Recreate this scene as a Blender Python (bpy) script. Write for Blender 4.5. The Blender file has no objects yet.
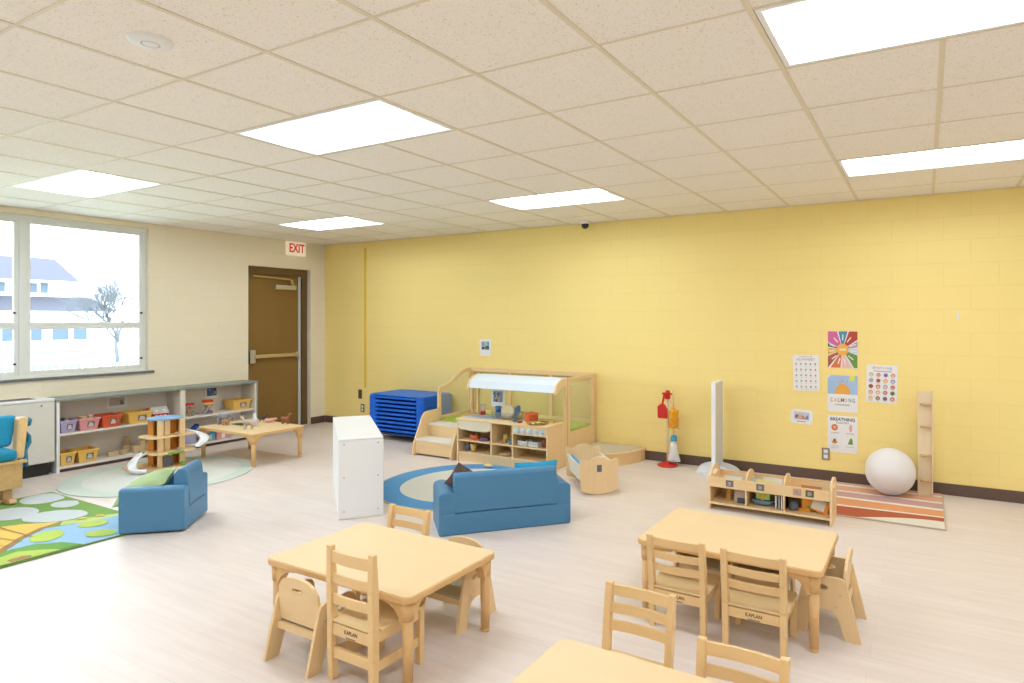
import bpy, math, random
from mathutils import Vector, Matrix, Euler

random.seed(7)
PI = math.pi
SC = bpy.context.scene
COL = SC.collection

# ------------------------------------------------------------------ camera
cd = bpy.data.cameras.new('camera'); cam = bpy.data.objects.new('camera', cd); COL.objects.link(cam)
cd.sensor_width = 36.0; cd.lens = 628.3 / 1024 * 36.0
cd.shift_x = -(575.0 - 512.0) / 1024; cd.shift_y = -(341.5 - 319.0) / 1024
cd.clip_start = 0.05; cd.clip_end = 400
cam.location = (0, 0, 1.54); cam.rotation_euler = (PI / 2, 0, 0.508)
SC.camera = cam

# ------------------------------------------------------------------ world, exposure
W = bpy.data.worlds.new('sky'); SC.world = W; W.use_nodes = True
bg = W.node_tree.nodes['Background']
bg.inputs[0].default_value = (0.84, 0.92, 1.0, 1); bg.inputs[1].default_value = 2.9
SC.view_settings.view_transform = 'Standard'; SC.view_settings.look = 'None'
SC.view_settings.gamma = 1.0; SC.view_settings.use_curve_mapping = False
SC.view_settings.exposure = 1.58
LAMP = 7.5            # radiance of the ceiling lamps

# ------------------------------------------------------------------ materials
def lin(h):
    h = h.lstrip('#'); o = []
    for i in (0, 2, 4):
        c = int(h[i:i + 2], 16) / 255
        o.append(c / 12.92 if c <= .04045 else ((c + .055) / 1.055) ** 2.4)
    return (*o, 1)
_M = {}
def mat(name, col, rough=.5, metal=0, noise=0, nscale=30, bump=0, bscale=200, spec=.5, stretch=None, emit=0, trans=0):
    if name in _M: return _M[name]
    m = bpy.data.materials.new(name); m.use_nodes = True; nt = m.node_tree; N = nt.nodes; L = nt.links
    p = N['Principled BSDF']; c = lin(col) if isinstance(col, str) else (*col, 1)
    p.inputs['Base Color'].default_value = c; p.inputs['Roughness'].default_value = rough
    p.inputs['Metallic'].default_value = metal; p.inputs['Specular IOR Level'].default_value = spec
    if emit:
        p.inputs['Emission Color'].default_value = c; p.inputs['Emission Strength'].default_value = emit
    if trans: p.inputs['Alpha'].default_value = 1 - trans
    tc = N.new('ShaderNodeTexCoord')
    mp = N.new('ShaderNodeMapping'); L.new(tc.outputs['Object'], mp.inputs[0])
    if stretch: mp.inputs['Scale'].default_value = stretch
    if noise:
        n = N.new('ShaderNodeTexNoise'); n.inputs['Scale'].default_value = nscale; n.inputs['Detail'].default_value = 4
        L.new(mp.outputs[0], n.inputs['Vector'])
        mx = N.new('ShaderNodeMix'); mx.data_type = 'RGBA'
        d = tuple(max(0, x * (1 - noise)) for x in c[:3]) + (1,); u = tuple(min(1, x * (1 + noise * .6)) for x in c[:3]) + (1,)
        mx.inputs[6].default_value = d; mx.inputs[7].default_value = u
        L.new(n.outputs['Fac'], mx.inputs[0]); L.new(mx.outputs[2], p.inputs['Base Color'])
    if bump:
        n2 = N.new('ShaderNodeTexNoise'); n2.inputs['Scale'].default_value = bscale; n2.inputs['Detail'].default_value = 3
        L.new(tc.outputs['Object'], n2.inputs['Vector'])
        b = N.new('ShaderNodeBump'); b.inputs['Strength'].default_value = bump; b.inputs['Distance'].default_value = .01
        L.new(n2.outputs['Fac'], b.inputs['Height']); L.new(b.outputs[0], p.inputs['Normal'])
    _M[name] = m; return m

def wood(name, col, along='x', noise=.16):
    s = {'x': (1.2, 14, 14), 'y': (14, 1.2, 14), 'z': (14, 14, 1.2)}[along]
    return mat(name, col, rough=.42, noise=noise, nscale=2.2, stretch=s, spec=.35)

def blockwall(name, col, axis, off=0.0, mortar=.95, bumpd=.35):
    m = bpy.data.materials.new(name); m.use_nodes = True; nt = m.node_tree; N = nt.nodes; L = nt.links
    p = N['Principled BSDF']; p.inputs['Roughness'].default_value = .5; p.inputs['Specular IOR Level'].default_value = .25
    g = N.new('ShaderNodeNewGeometry'); sx = N.new('ShaderNodeSeparateXYZ'); L.new(g.outputs['Position'], sx.inputs[0])
    ad = N.new('ShaderNodeMath'); ad.operation = 'ADD'; ad.inputs[1].default_value = 40.64 + off
    L.new(sx.outputs[axis], ad.inputs[0])
    cx = N.new('ShaderNodeCombineXYZ'); L.new(ad.outputs[0], cx.inputs[0]); L.new(sx.outputs['Z'], cx.inputs[1])
    br = N.new('ShaderNodeTexBrick'); L.new(cx.outputs[0], br.inputs['Vector'])
    br.offset = .5; br.inputs['Scale'].default_value = 1; br.inputs['Brick Width'].default_value = .4064
    br.inputs['Row Height'].default_value = .2032; br.inputs['Mortar Size'].default_value = .0035
    br.inputs['Mortar Smooth'].default_value = .6; br.inputs['Bias'].default_value = 0
    c = lin(col)
    br.inputs['Color1'].default_value = c; br.inputs['Color2'].default_value = tuple(x * .997 for x in c[:3]) + (1,)
    br.inputs['Mortar'].default_value = tuple(x * mortar for x in c[:3]) + (1,)
    L.new(br.outputs['Color'], p.inputs['Base Color'])
    n = N.new('ShaderNodeTexNoise'); n.inputs['Scale'].default_value = 120; n.inputs['Detail'].default_value = 5
    L.new(g.outputs['Position'], n.inputs['Vector'])
    ma = N.new('ShaderNodeMath'); ma.operation = 'MULTIPLY_ADD'; ma.inputs[1].default_value = -1.0
    mu = N.new('ShaderNodeMath'); mu.operation = 'MULTIPLY'; mu.inputs[1].default_value = .16; L.new(n.outputs['Fac'], mu.inputs[0])
    L.new(br.outputs['Fac'], ma.inputs[0]); L.new(mu.outputs[0], ma.inputs[2])
    b = N.new('ShaderNodeBump'); b.inputs['Strength'].default_value = bumpd; b.inputs['Distance'].default_value = .006
    L.new(ma.outputs[0], b.inputs['Height']); L.new(b.outputs[0], p.inputs['Normal'])
    return m

def floor_mat():
    m = bpy.data.materials.new('pale vinyl planks'); m.use_nodes = True; nt = m.node_tree; N = nt.nodes; L = nt.links
    p = N['Principled BSDF']; p.inputs['Roughness'].default_value = .42; p.inputs['Specular IOR Level'].default_value = .35
    g = N.new('ShaderNodeNewGeometry')
    add = N.new('ShaderNodeVectorMath'); add.operation = 'ADD'; add.inputs[1].default_value = (60, 60, 0); L.new(g.outputs['Position'], add.inputs[0])
    br = N.new('ShaderNodeTexBrick'); L.new(add.outputs[0], br.inputs['Vector'])
    br.offset = .37; br.inputs['Scale'].default_value = 1; br.inputs['Brick Width'].default_value = 1.22; br.inputs['Row Height'].default_value = .15
    br.inputs['Mortar Size'].default_value = .0009; br.inputs['Mortar Smooth'].default_value = .2
    a = lin('#e8dbd1'); c2 = lin('#e5d7cc'); br.inputs['Color1'].default_value = a; br.inputs['Color2'].default_value = c2
    br.inputs['Mortar'].default_value = lin('#d8c9bd')
    mp = N.new('ShaderNodeMapping'); mp.inputs['Scale'].default_value = (1.3, 16, 1); L.new(g.outputs['Position'], mp.inputs[0])
    n = N.new('ShaderNodeTexNoise'); n.inputs['Scale'].default_value = 1.6; n.inputs['Detail'].default_value = 6; L.new(mp.outputs[0], n.inputs['Vector'])
    cr = N.new('ShaderNodeValToRGB'); cr.color_ramp.elements[0].position = .3; cr.color_ramp.elements[0].color = (.95, .945, .94, 1)
    cr.color_ramp.elements[1].position = .7; cr.color_ramp.elements[1].color = (1.04, 1.04, 1.04, 1); L.new(n.outputs['Fac'], cr.inputs[0])
    mx = N.new('ShaderNodeMix'); mx.data_type = 'RGBA'; mx.blend_type = 'MULTIPLY'; mx.inputs[0].default_value = 1
    L.new(br.outputs['Color'], mx.inputs[6]); L.new(cr.outputs[0], mx.inputs[7]); L.new(mx.outputs[2], p.inputs['Base Color'])
    return m

def ceiling_mat():
    m = bpy.data.materials.new('speckled acoustic tile'); m.use_nodes = True; nt = m.node_tree; N = nt.nodes; L = nt.links
    p = N['Principled BSDF']; p.inputs['Roughness'].default_value = .95; p.inputs['Specular IOR Level'].default_value = .1
    g = N.new('ShaderNodeNewGeometry')
    n = N.new('ShaderNodeTexNoise'); n.inputs['Scale'].default_value = 120; n.inputs['Detail'].default_value = 2; L.new(g.outputs['Position'], n.inputs['Vector'])
    cr = N.new('ShaderNodeValToRGB'); cr.color_ramp.elements[0].position = .30; cr.color_ramp.elements[0].color = lin('#e2d1be')
    cr.color_ramp.elements[1].position = .40; cr.color_ramp.elements[1].color = lin('#fbf5ec'); L.new(n.outputs['Fac'], cr.inputs[0])
    L.new(cr.outputs[0], p.inputs['Base Color']); return m

def glass_mat():
    m = bpy.data.materials.new('window glass'); m.use_nodes = True; nt = m.node_tree; N = nt.nodes; L = nt.links
    N.remove(N['Principled BSDF']); t = N.new('ShaderNodeBsdfTransparent'); t.inputs[0].default_value = (.95, .98, 1, 1)
    gl = N.new('ShaderNodeBsdfGlossy'); gl.inputs['Roughness'].default_value = .02
    fr = N.new('ShaderNodeFresnel'); fr.inputs[0].default_value = 1.35
    mx = N.new('ShaderNodeMixShader'); L.new(fr.outputs[0], mx.inputs[0]); L.new(t.outputs[0], mx.inputs[1]); L.new(gl.outputs[0], mx.inputs[2])
    L.new(mx.outputs[0], N['Material Output'].inputs[0]); return m

def plexi_mat(name, col, fac):
    m = bpy.data.materials.new(name); m.use_nodes = True; nt = m.node_tree; N = nt.nodes; L = nt.links
    p = N['Principled BSDF']; p.inputs['Base Color'].default_value = lin(col); p.inputs['Roughness'].default_value = .25
    t = N.new('ShaderNodeBsdfTransparent'); t.inputs[0].default_value = (1, 1, 1, 1)
    mx = N.new('ShaderNodeMixShader'); mx.inputs[0].default_value = fac
    L.new(t.outputs[0], mx.inputs[1]); L.new(p.outputs[0], mx.inputs[2]); L.new(mx.outputs[0], N['Material Output'].inputs[0]); return m

MAPLE = wood('maple grain along x', '#f4cf96', 'x', .10)
MAPLEY = wood('maple grain along y', '#f4cf96', 'y', .10)
MAPLEZ = wood('maple grain along z', '#f4cf96', 'z', .12)
LAMI = mat('maple laminate', '#f3d6a6', rough=.4, noise=.05, nscale=1.5, stretch=(1, 9, 1), spec=.35)
EDGE = mat('maple edge band', '#e6b97c', rough=.4, noise=.06, nscale=4)
LEGW = wood('honey maple leg', '#e9bd82', 'z', .12)
BIRCH = wood('birch plywood', '#f5d4a0', 'x', .09)
BIRCHZ = wood('birch plywood upright', '#f5d4a0', 'z', .09)
PLYEDGE = mat('plywood edge', '#e2bf8a', rough=.5, noise=.15, nscale=60, stretch=(1, 1, 4))
OLIVE = mat('grey laminate seat', '#b9b195', rough=.35, noise=.06, nscale=6)
PINE = wood('knotty pine', '#dcb47c', 'x', .25)
PINEZ = wood('knotty pine upright', '#e0ba82', 'z', .25)
WHITE = mat('white laminate', '#f2f2f0', rough=.4)
WHITEP = mat('white plastic', '#f4f5f6', rough=.35)
GREYM = mat('grey white metal', '#e3dfd4', rough=.5, noise=.03, nscale=3)
GREYTOP = mat('grey green laminate top', '#8f978f', rough=.4, noise=.06, nscale=8)
SHELFIN = mat('light grey laminate', '#ebe3d7', rough=.55, noise=.03, nscale=5)
BLACK = mat('black rubber', '#26231f', rough=.6)
DARKBR = mat('dark brown rubber base', '#665045', rough=.55, noise=.08, nscale=3)
SOFA = mat('blue vinyl', '#4f86ad', rough=.42, noise=.04, nscale=5, bump=.12, bscale=60, spec=.4)
METAL = mat('brushed aluminium', '#c9c7bf', rough=.35, metal=.7)
ALU = mat('anodised window frame', '#e8ebe7', rough=.5)
TAN = mat('warm metal bar', '#c9b27e', rough=.35, metal=.4)
DOORB = mat('brown painted steel', '#8d6c38', rough=.42, noise=.04, nscale=2)
DOORF = mat('brown frame paint', '#6e5431', rough=.42)
RED = mat('red plastic', '#d52b22', rough=.35)
ORANGE = mat('orange plastic', '#e56b3f', rough=.4)
YEL = mat('yellow tub plastic', '#f3c462', rough=.42)
PURP = mat('lilac tub plastic', '#b3a6cf', rough=.42)
PINK = mat('pink tub plastic', '#e79a9a', rough=.42)
REDT = mat('coral tub plastic', '#e2603c', rough=.42)
COTB = mat('blue cot plastic', '#0f6ae0', rough=.4)
COTF = mat('blue cot mesh fabric', '#1260c8', rough=.8, noise=.1, nscale=80)
TEAL = mat('teal plush fabric', '#2492b8', rough=.95, noise=.15, nscale=20, bump=.3, bscale=120)
BROWNC = mat('brown cushion fabric', '#6e5a50', rough=.95, noise=.1, nscale=90, bump=.25, bscale=150)
GREENC = mat('sage cushion fabric', '#a9bf8a', rough=.95, noise=.08, nscale=40, bump=.2, bscale=150)
TURQ = mat('turquoise cover', '#2fb2dd', rough=.7)
BLUEP = mat('blue plastic', '#3f7fc0', rough=.4)
LBLUE = mat('sky blue plastic', '#8fb6dd', rough=.4)
AWN = mat('white blue awning', '#dfeaf2', rough=.55)
LIME = mat('lime green mat', '#a3c83c', rough=.7)
AMBER = mat('orange wall panel', '#e8973a', rough=.5)
PAPER = mat('poster paper', '#f1f0ee', rough=.45)
INK = mat('dark ink', '#3c3c44', rough=.6)
STEEL = mat('grey wire steel', '#9aa0a4', rough=.35, metal=.7)
GREEN = mat('green plastic', '#7bb14a', rough=.5)
GREYC = mat('mottled grey toy', '#8e9296', rough=.6, noise=.2, nscale=60)
TOYW = mat('natural wood toy', '#d9bd97', rough=.6, noise=.12, nscale=40)
SLATE = mat('chalkboard grey', '#6f7478', rough=.6, noise=.3, nscale=70)
PLATE = mat('steel outlet plate', '#9b948a', rough=.35, metal=.4)
DPLATE = mat('brown outlet plate', '#5c4a36', rough=.4)
def flat(h, r=.6): return mat('paint ' + h, h, rough=r)

# ------------------------------------------------------------------ mesh builder
class MB:
    def __init__(s): s.v = []; s.f = []; s.m = []; s.cur = 0; s.sm = []
    def mi(s, i): s.cur = i; return s
    def add(s, vs, fs, smooth=False, M=None):
        o = len(s.v)
        for v in vs: s.v.append(tuple(M @ Vector(v)) if M is not None else tuple(v))
        for f in fs: s.f.append([i + o for i in f]); s.m.append(s.cur); s.sm.append(smooth)
        return s
    def box(s, x0, x1, y0, y1, z0, z1, M=None):
        vs = [(x, y, z) for z in (z0, z1) for y in (y0, y1) for x in (x0, x1)]
        return s.add(vs, [(0, 2, 3, 1), (4, 5, 7, 6), (0, 1, 5, 4), (2, 6, 7, 3), (0, 4, 6, 2), (1, 3, 7, 5)], M=M)
    def hexa(s, bot, top):
        return s.add(list(bot) + list(top), [(3, 2, 1, 0), (4, 5, 6, 7), (0, 1, 5, 4), (1, 2, 6, 5), (2, 3, 7, 6), (3, 0, 4, 7)])
    def beam(s, p, q, w, d, up=(0, 0, 1)):
        p = Vector(p); q = Vector(q); a = (q - p).normalized(); u = Vector(up)
        if abs(a.dot(u)) > .98: u = Vector((0, 1, 0))
        x = a.cross(u).normalized(); y = x.cross(a).normalized()
        c = [x * sx * w / 2 + y * sy * d / 2 for sx, sy in ((-1, -1), (1, -1), (1, 1), (-1, 1))]
        return s.add([p + k for k in c] + [q + k for k in c], [(3, 2, 1, 0), (4, 5, 6, 7), (0, 1, 5, 4), (1, 2, 6, 5), (2, 3, 7, 6), (3, 0, 4, 7)])
    def cyl(s, p, q, r0, r1=None, n=16, M=None):
        r1 = r0 if r1 is None else r1
        p = Vector(p); q = Vector(q); a = (q - p).normalized(); u = Vector((0, 0, 1)) if abs(a.z) < .9 else Vector((1, 0, 0))
        x = a.cross(u).normalized(); y = x.cross(a).normalized(); vs = []
        for c, r in ((p, r0), (q, r1)):
            for i in range(n):
                t = 2 * PI * i / n; vs.append(c + x * r * math.cos(t) + y * r * math.sin(t))
        o = len(s.v)
        s.add(vs, [(i, (i + 1) % n, n + (i + 1) % n, n + i) for i in range(n)], smooth=True, M=M)
        s.add([], []); 
        s.f.append([o + i for i in reversed(range(n))]); s.m.append(s.cur); s.sm.append(False)
        s.f.append([o + n + i for i in range(n)]); s.m.append(s.cur); s.sm.append(False)
        return s
    def lathe(s, prof, c=(0, 0, 0), n=24, sx=1, sy=1, M=None):
        vs = []; fs = []
        for r, z in prof:
            for i in range(n):
                t = 2 * PI * i / n; vs.append((c[0] + r * sx * math.cos(t), c[1] + r * sy * math.sin(t), c[2] + z))
        for k in range(len(prof) - 1):
            for i in range(n): fs.append((k * n + i, k * n + (i + 1) % n, (k + 1) * n + (i + 1) % n, (k + 1) * n + i))
        return s.add(vs, fs, smooth=True, M=M)
    def ball(s, c, rx, ry=None, rz=None, n=16, m=10, M=None):
        ry = ry or rx; rz = rz or rx; vs = [(c[0], c[1], c[2] - rz)]; fs = []
        for j in range(1, m):
            t = PI * j / m
            for i in range(n):
                a = 2 * PI * i / n; vs.append((c[0] + rx * math.sin(t) * math.cos(a), c[1] + ry * math.sin(t) * math.sin(a), c[2] - rz * math.cos(t)))
        vs.append((c[0], c[1], c[2] + rz)); T = len(vs) - 1
        for i in range(n): fs.append((0, 1 + (i + 1) % n, 1 + i)); fs.append((T, T - n + i, T - n + (i + 1) % n))
        for j in range(m - 2):
            for i in range(n): a = 1 + j * n; fs.append((a + i, a + (i + 1) % n, a + n + (i + 1) % n, a + n + i))
        return s.add(vs, fs, smooth=True, M=M)
    def tube(s, pts, r, n=8, closed=False):
        pts = [Vector(p) for p in pts]; k = len(pts); rr = r if isinstance(r, (list, tuple)) else [r] * k
        vs = []; fs = []; prev = None
        for i, p in enumerate(pts):
            d = (pts[(i + 1) % k] - pts[i - 1]) if closed else (pts[min(i + 1, k - 1)] - pts[max(i - 1, 0)])
            d.normalize()
            u = prev if prev is not None else (Vector((0, 0, 1)) if abs(d.z) < .9 else Vector((1, 0, 0)))
            x = d.cross(u)
            if x.length < 1e-4: x = d.orthogonal()
            x.normalize(); y = x.cross(d).normalized(); prev = y
            for j in range(n): t = 2 * PI * j / n; vs.append(p + x * rr[i] * math.cos(t) + y * rr[i] * math.sin(t))
        for i in range(k if closed else k - 1):
            for j in range(n):
                a = i * n; b = ((i + 1) % k) * n; fs.append((a + j, b + j, b + (j + 1) % n, a + (j + 1) % n))
        if not closed:
            fs.append(tuple(range(n))); fs.append(tuple((k - 1) * n + j for j in reversed(range(n))))
        return s.add(vs, fs, smooth=True)
    def poly(s, pts):
        return s.add(pts, [tuple(range(len(pts)))])
    def prism(s, pts, a0, a1, axis='z', M=None):
        n = len(pts)
        def P(u, v, w): return {'z': (u, v, w), 'y': (u, w, v), 'x': (w, u, v)}[axis]
        vs = [P(u, v, a0) for u, v in pts] + [P(u, v, a1) for u, v in pts]
        return s.add(vs, [tuple(reversed(range(n))), tuple(range(n, 2 * n))] + [(i, (i + 1) % n, n + (i + 1) % n, n + i) for i in range(n)], M=M)
    def plate(s, loops, a0, a1, axis='z', M=None):
        """outline with holes, filled and extruded"""
        cu = bpy.data.curves.new('t', 'CURVE'); cu.dimensions = '2D'; cu.fill_mode = 'BOTH'; cu.extrude = abs(a1 - a0) / 2
        for lp in loops:
            sp = cu.splines.new('POLY'); sp.points.add(len(lp) - 1); sp.use_cyclic_u = True
            for i, (u, v) in enumerate(lp): sp.points[i].co = (u, v, 0, 1)
        o = bpy.data.objects.new('t', cu); COL.objects.link(o); me = ev_mesh(o); mid = (a0 + a1) / 2
        def P(c): return {'z': (c[0], c[1], c[2] + mid), 'y': (c[0], c[2] + mid, c[1]), 'x': (c[2] + mid, c[0], c[1])}[axis]
        s.add([P(v.co) for v in me.vertices], [tuple(p.vertices) for p in me.polygons], M=M)
        bpy.data.objects.remove(o); bpy.data.meshes.remove(me); bpy.data.curves.remove(cu); return s
    def text(s, body, size, M, extrude=.0006, bold=0, width=None):
        cu = bpy.data.curves.new('t', 'FONT'); cu.body = body; cu.size = size; cu.align_x = 'CENTER'; cu.align_y = 'CENTER'
        cu.extrude = extrude; cu.offset = bold; cu.resolution_u = 2
        o = bpy.data.objects.new('t', cu); COL.objects.link(o); me = ev_mesh(o)
        xs = [v.co.x for v in me.vertices]; k = 1
        if width and xs: k = width / (max(xs) - min(xs))
        s.add([(v.co.x * k, v.co.y, v.co.z) for v in me.vertices], [tuple(p.vertices) for p in me.polygons], M=M)
        bpy.data.objects.remove(o); bpy.data.meshes.remove(me); bpy.data.curves.remove(cu); return s
    def build(s, name, mats, parent=None, bevel=0, seg=2, loc=None, rot=None, sub=0, fixn=False):
        me = bpy.data.meshes.new(name); me.from_pydata([tuple(v) for v in s.v], [], s.f)
        for m in (mats if isinstance(mats, (list, tuple)) else [mats]): me.materials.append(m)
        me.polygons.foreach_set('material_index', s.m); me.polygons.foreach_set('use_smooth', s.sm); me.update()
        o = bpy.data.objects.new(name, me); COL.objects.link(o)
        if parent: o.parent = parent
        if loc: o.location = loc
        if rot: o.rotation_euler = rot
        if bevel:
            b = o.modifiers.new('bevel', 'BEVEL'); b.width = bevel; b.segments = seg; b.limit_method = 'ANGLE'; b.angle_limit = .7
        if sub:
            d = o.modifiers.new('sub', 'SUBSURF'); d.levels = sub; d.render_levels = sub
        return o
def ev_mesh(o):
    bpy.context.view_layer.update(); dg = bpy.context.evaluated_depsgraph_get()
    return bpy.data.meshes.new_from_object(o.evaluated_get(dg))

def tag(o, label, cat, group=None):
    o['label'] = label; o['category'] = cat
    if group: o['group'] = group
    return o
def root(name, label, cat, loc, rz=0, group=None, scale=1):
    o = bpy.data.objects.new(name, None); COL.objects.link(o); o.empty_display_size = .05
    o.location = loc; o.rotation_euler = (0, 0, rz); o.scale = (scale,) * 3
    return tag(o, label, cat, group)
def struct(o): o['kind'] = 'structure'; return o
def copy_tree(o, loc=None, rz=None, label=None, group=None, scale=None, parent=None):
    c = o.copy(); COL.objects.link(c)
    if parent: c.parent = parent
    if loc is not None: c.location = loc
    if rz is not None: c.rotation_euler = (0, 0, rz)
    if label: c['label'] = label
    if group: c['group'] = group
    if scale: c.scale = (scale,) * 3
    for ch in list(o.children): copy_tree(ch, parent=c)
    return c
def rrect(x0, x1, y0, y1, r, n=5):
    out = []
    for cx, cy, a in ((x1 - r, y1 - r, 0), (x0 + r, y1 - r, 90), (x0 + r, y0 + r, 180), (x1 - r, y0 + r, 270)):
        for i in range(n + 1):
            t = math.radians(a + 90 * i / n); out.append((cx + r * math.cos(t), cy + r * math.sin(t)))
    return out
def ell(cx, cy, rx, ry, n=24, a0=0, a1=360):
    k = n if abs(a1 - a0) == 360 else n + 1
    return [(cx + rx * math.cos(math.radians(a0 + (a1 - a0) * i / n)), cy + ry * math.sin(math.radians(a0 + (a1 - a0) * i / n))) for i in range(k)]

# ================================================================== ROOM SHELL
XL, XR, YF, YB, H = -7.85, 4.6, 6.4, -3.6, 2.645
WOUT = .30
struct(MB().box(XL - WOUT, XR + .2, YB - .2, YF + .2, -.12, 0).build('floor', floor_mat()))
YELLOW = blockwall('yellow painted block', '#ffe695', 'X', off=-.552)
BEIGE = blockwall('beige painted block', '#f7ecd2', 'Y', off=.1)
BEIGEX = blockwall('beige painted block facing in', '#f7ecd2', 'X')
struct(MB().box(XL - WOUT, XR + .2, YF, YF + .2, 0, H + .25).build('wall_back', YELLOW))
struct(MB().box(XR, XR + .2, YB, YF, 0, H + .25).build('wall_right', BEIGE))
struct(MB().box(XL - WOUT, XR + .2, YB - .2, YB, 0, H + .25).build('wall_front', BEIGEX))
# left wall with window and door openings
WY0, WY1, WZ0, WZ1 = .55, 3.955, .945, 2.585
DY0, DY1, DZ = 5.18, 6.15, 2.255
w = MB()
w.box(XL - WOUT, XL, YB, WY0, 0, H + .25); w.box(XL - WOUT, XL, WY0, WY1, 0, WZ0); w.box(XL - WOUT, XL, WY0, WY1, WZ1, H + .25)
w.box(XL - WOUT, XL, WY1, DY0, 0, H + .25); w.box(XL - WOUT, XL, DY0, DY1, DZ, H + .25); w.box(XL - WOUT, XL, DY1, YF, 0, H + .25)
struct(w.build('wall_left', BEIGE))
# baseboards
struct(MB().box(XL + .012, XR, YF - .012, YF, 0, .1).build('baseboard_back', DARKBR, bevel=.003))
struct(MB().box(XL, XL + .012, DY1 + .0, YF - .012, 0, .1).build('baseboard_left', DARKBR, bevel=.003))
struct(MB().box(XR - .012, XR, YB, YF - .012, 0, .1).build('baseboard_right', DARKBR, bevel=.003))

# ceiling: acoustic tiles, holes at the lamps
GX0, GY0, T = -2.377, 1.65, .61
lampcells = []
LAMPS = [(-1, 1), (4, 1), (4, 5), (-1, 5), (-6, 1), (-6, 5), (-1, -3), (4, -3), (-6, -3), (9, 1), (9, 5), (9, -3), (-1, -7), (4, -7), (-6, -7)]
# first index = column (2 tiles wide) start, second = row
LC = set()
lamps = []
for c, r in LAMPS:
    c0 = {-1: -2, 4: 3, -6: -7, 9: 8}[c]
    lamps.append((c0, r)); LC.add((c0, r)); LC.add((c0 + 1, r))
xs = [XL] + [GX0 + T * i for i in range(-8, 12) if XL < GX0 + T * i < XR] + [XR]
ys = [YB] + [GY0 + T * i for i in range(-9, 8) if YB < GY0 + T * i < YF] + [YF]
cm = MB()
for i in range(len(xs) - 1):
    for j in range(len(ys) - 1):
        cxm, cym = (xs[i] + xs[i + 1]) / 2, (ys[j] + ys[j + 1]) / 2
        if (math.floor((cxm - GX0) / T), math.floor((cym - GY0) / T)) in LC: continue
        cm.box(xs[i], xs[i + 1], ys[j], ys[j + 1], H, H + .02)
struct(cm.build('ceiling', ceiling_mat()))
gb = MB()
for i, x in enumerate(xs[1:-1]):
    for j in range(len(ys) - 1):
        ci = math.floor((x + .3 - GX0) / T); rj = math.floor(((ys[j] + ys[j + 1]) / 2 - GY0) / T)
        if (ci - 1, rj) in lamps: continue
        gb.box(x - .011, x + .011, ys[j], ys[j + 1], H - .004, H + .0005)
for y in ys[1:-1]: gb.box(XL, XR, y - .006, y + .006, H - .003, H + .0005)
gb.box(XL, XL + .022, YB, YF, H - .004, H); gb.box(XL, XR, YF - .022, YF, H - .004, H)
struct(gb.build('trim_1', mat('cream ceiling grid', '#e8dcc4', rough=.5)))
struct(MB().box(XL - WOUT, XR + .2, YB - .2, YF + .2, H + .25, H + .3).build('ceiling_deck', mat('deck', '#888888')))['kind'] = 'structure'

# ceiling lamps
EMIT = mat('lamp lens', (.95, .97, 1.0), rough=.6); 
_p = EMIT.node_tree.nodes['Principled BSDF']; _p.inputs['Emission Color'].default_value = (.89, .985, 1.12, 1); _p.inputs['Emission Strength'].default_value = LAMP
LREF = mat('white lamp reflector', '#f7f8f8', rough=.5)
def lamp(c0, r, label):
    x0 = GX0 + T * c0 + .014; x1 = x0 + 2 * T - .028; y0 = GY0 + T * r + .011; y1 = y0 + T - .022; ym = (y0 + y1) / 2
    t = root('ceiling_light', label, 'light', ((x0 + x1) / 2, ym, H), group='recessed ceiling lights')
    hx = (x1 - x0) / 2; hy = (y1 - y0) / 2
    fr = MB()
    for a, b, c, d in ((-hx, hx, -hy, -hy + .022), (-hx, hx, hy - .022, hy), (-hx, -hx + .022, -hy + .022, hy - .022), (hx - .022, hx, -hy + .022, hy - .022)): fr.box(a, b, c, d, -.003, .012)
    fr.build('frame', LREF, t)
    rf = MB(); n = 6
    for sgn in (-1, 1):      # curved side reflectors
        pts = []
        for k in range(n + 1):
            u = k / n; pts.append((sgn * ((hy - .022) * (1 - u) + .10 * u), .008 + .055 * math.sin(u * PI / 2)))
        for k in range(n):
            (ya, za), (yb, zb) = pts[k], pts[k + 1]
            rf.poly([(-hx + .02, ya, za), (hx - .02, ya, za), (hx - .02, yb, zb), (-hx + .02, yb, zb)])
    for sgn in (-1, 1): rf.box(sgn * (hx - .02) - .001, sgn * (hx - .02) + .001, -hy + .02, hy - .02, .005, .075)
    rf.box(-hx, hx, -hy, hy, .075, .08)
    rf.build('reflector', LREF, t)
    ln = MB(); pr = [(-.10, .062)] + [(-.10 + .2 * k / 8, .062 - .045 * math.sin(PI * k / 8)) for k in range(1, 8)] + [(.10, .062)]
    vs = [(-hx + .024, a, b) for a, b in pr] + [(hx - .024, a, b) for a, b in pr]; q = len(pr)
    ln.add(vs, [(i, q + i, q + i + 1, i + 1) for i in range(q - 1)], smooth=True)
    ln.build('lens', EMIT, t); return t
LLAB = {(-2, 1): 'bright rectangular ceiling light between the round ceiling disc and the room centre', (3, 1): 'largest ceiling light at the top right, cut by the frame',
        (3, 5): 'long narrow ceiling light near the yellow wall above the calming posters', (-2, 5): 'ceiling light beside the small dome camera, above the play kitchen',
        (-7, 1): 'ceiling light just in front of the window at the left', (-7, 5): 'farthest ceiling light, in front of the exit sign'}
for k, (c0, r) in enumerate(lamps):
    t = lamp(c0, r, LLAB.get((c0, r), 'recessed ceiling light outside the picture behind the viewer'))

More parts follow.
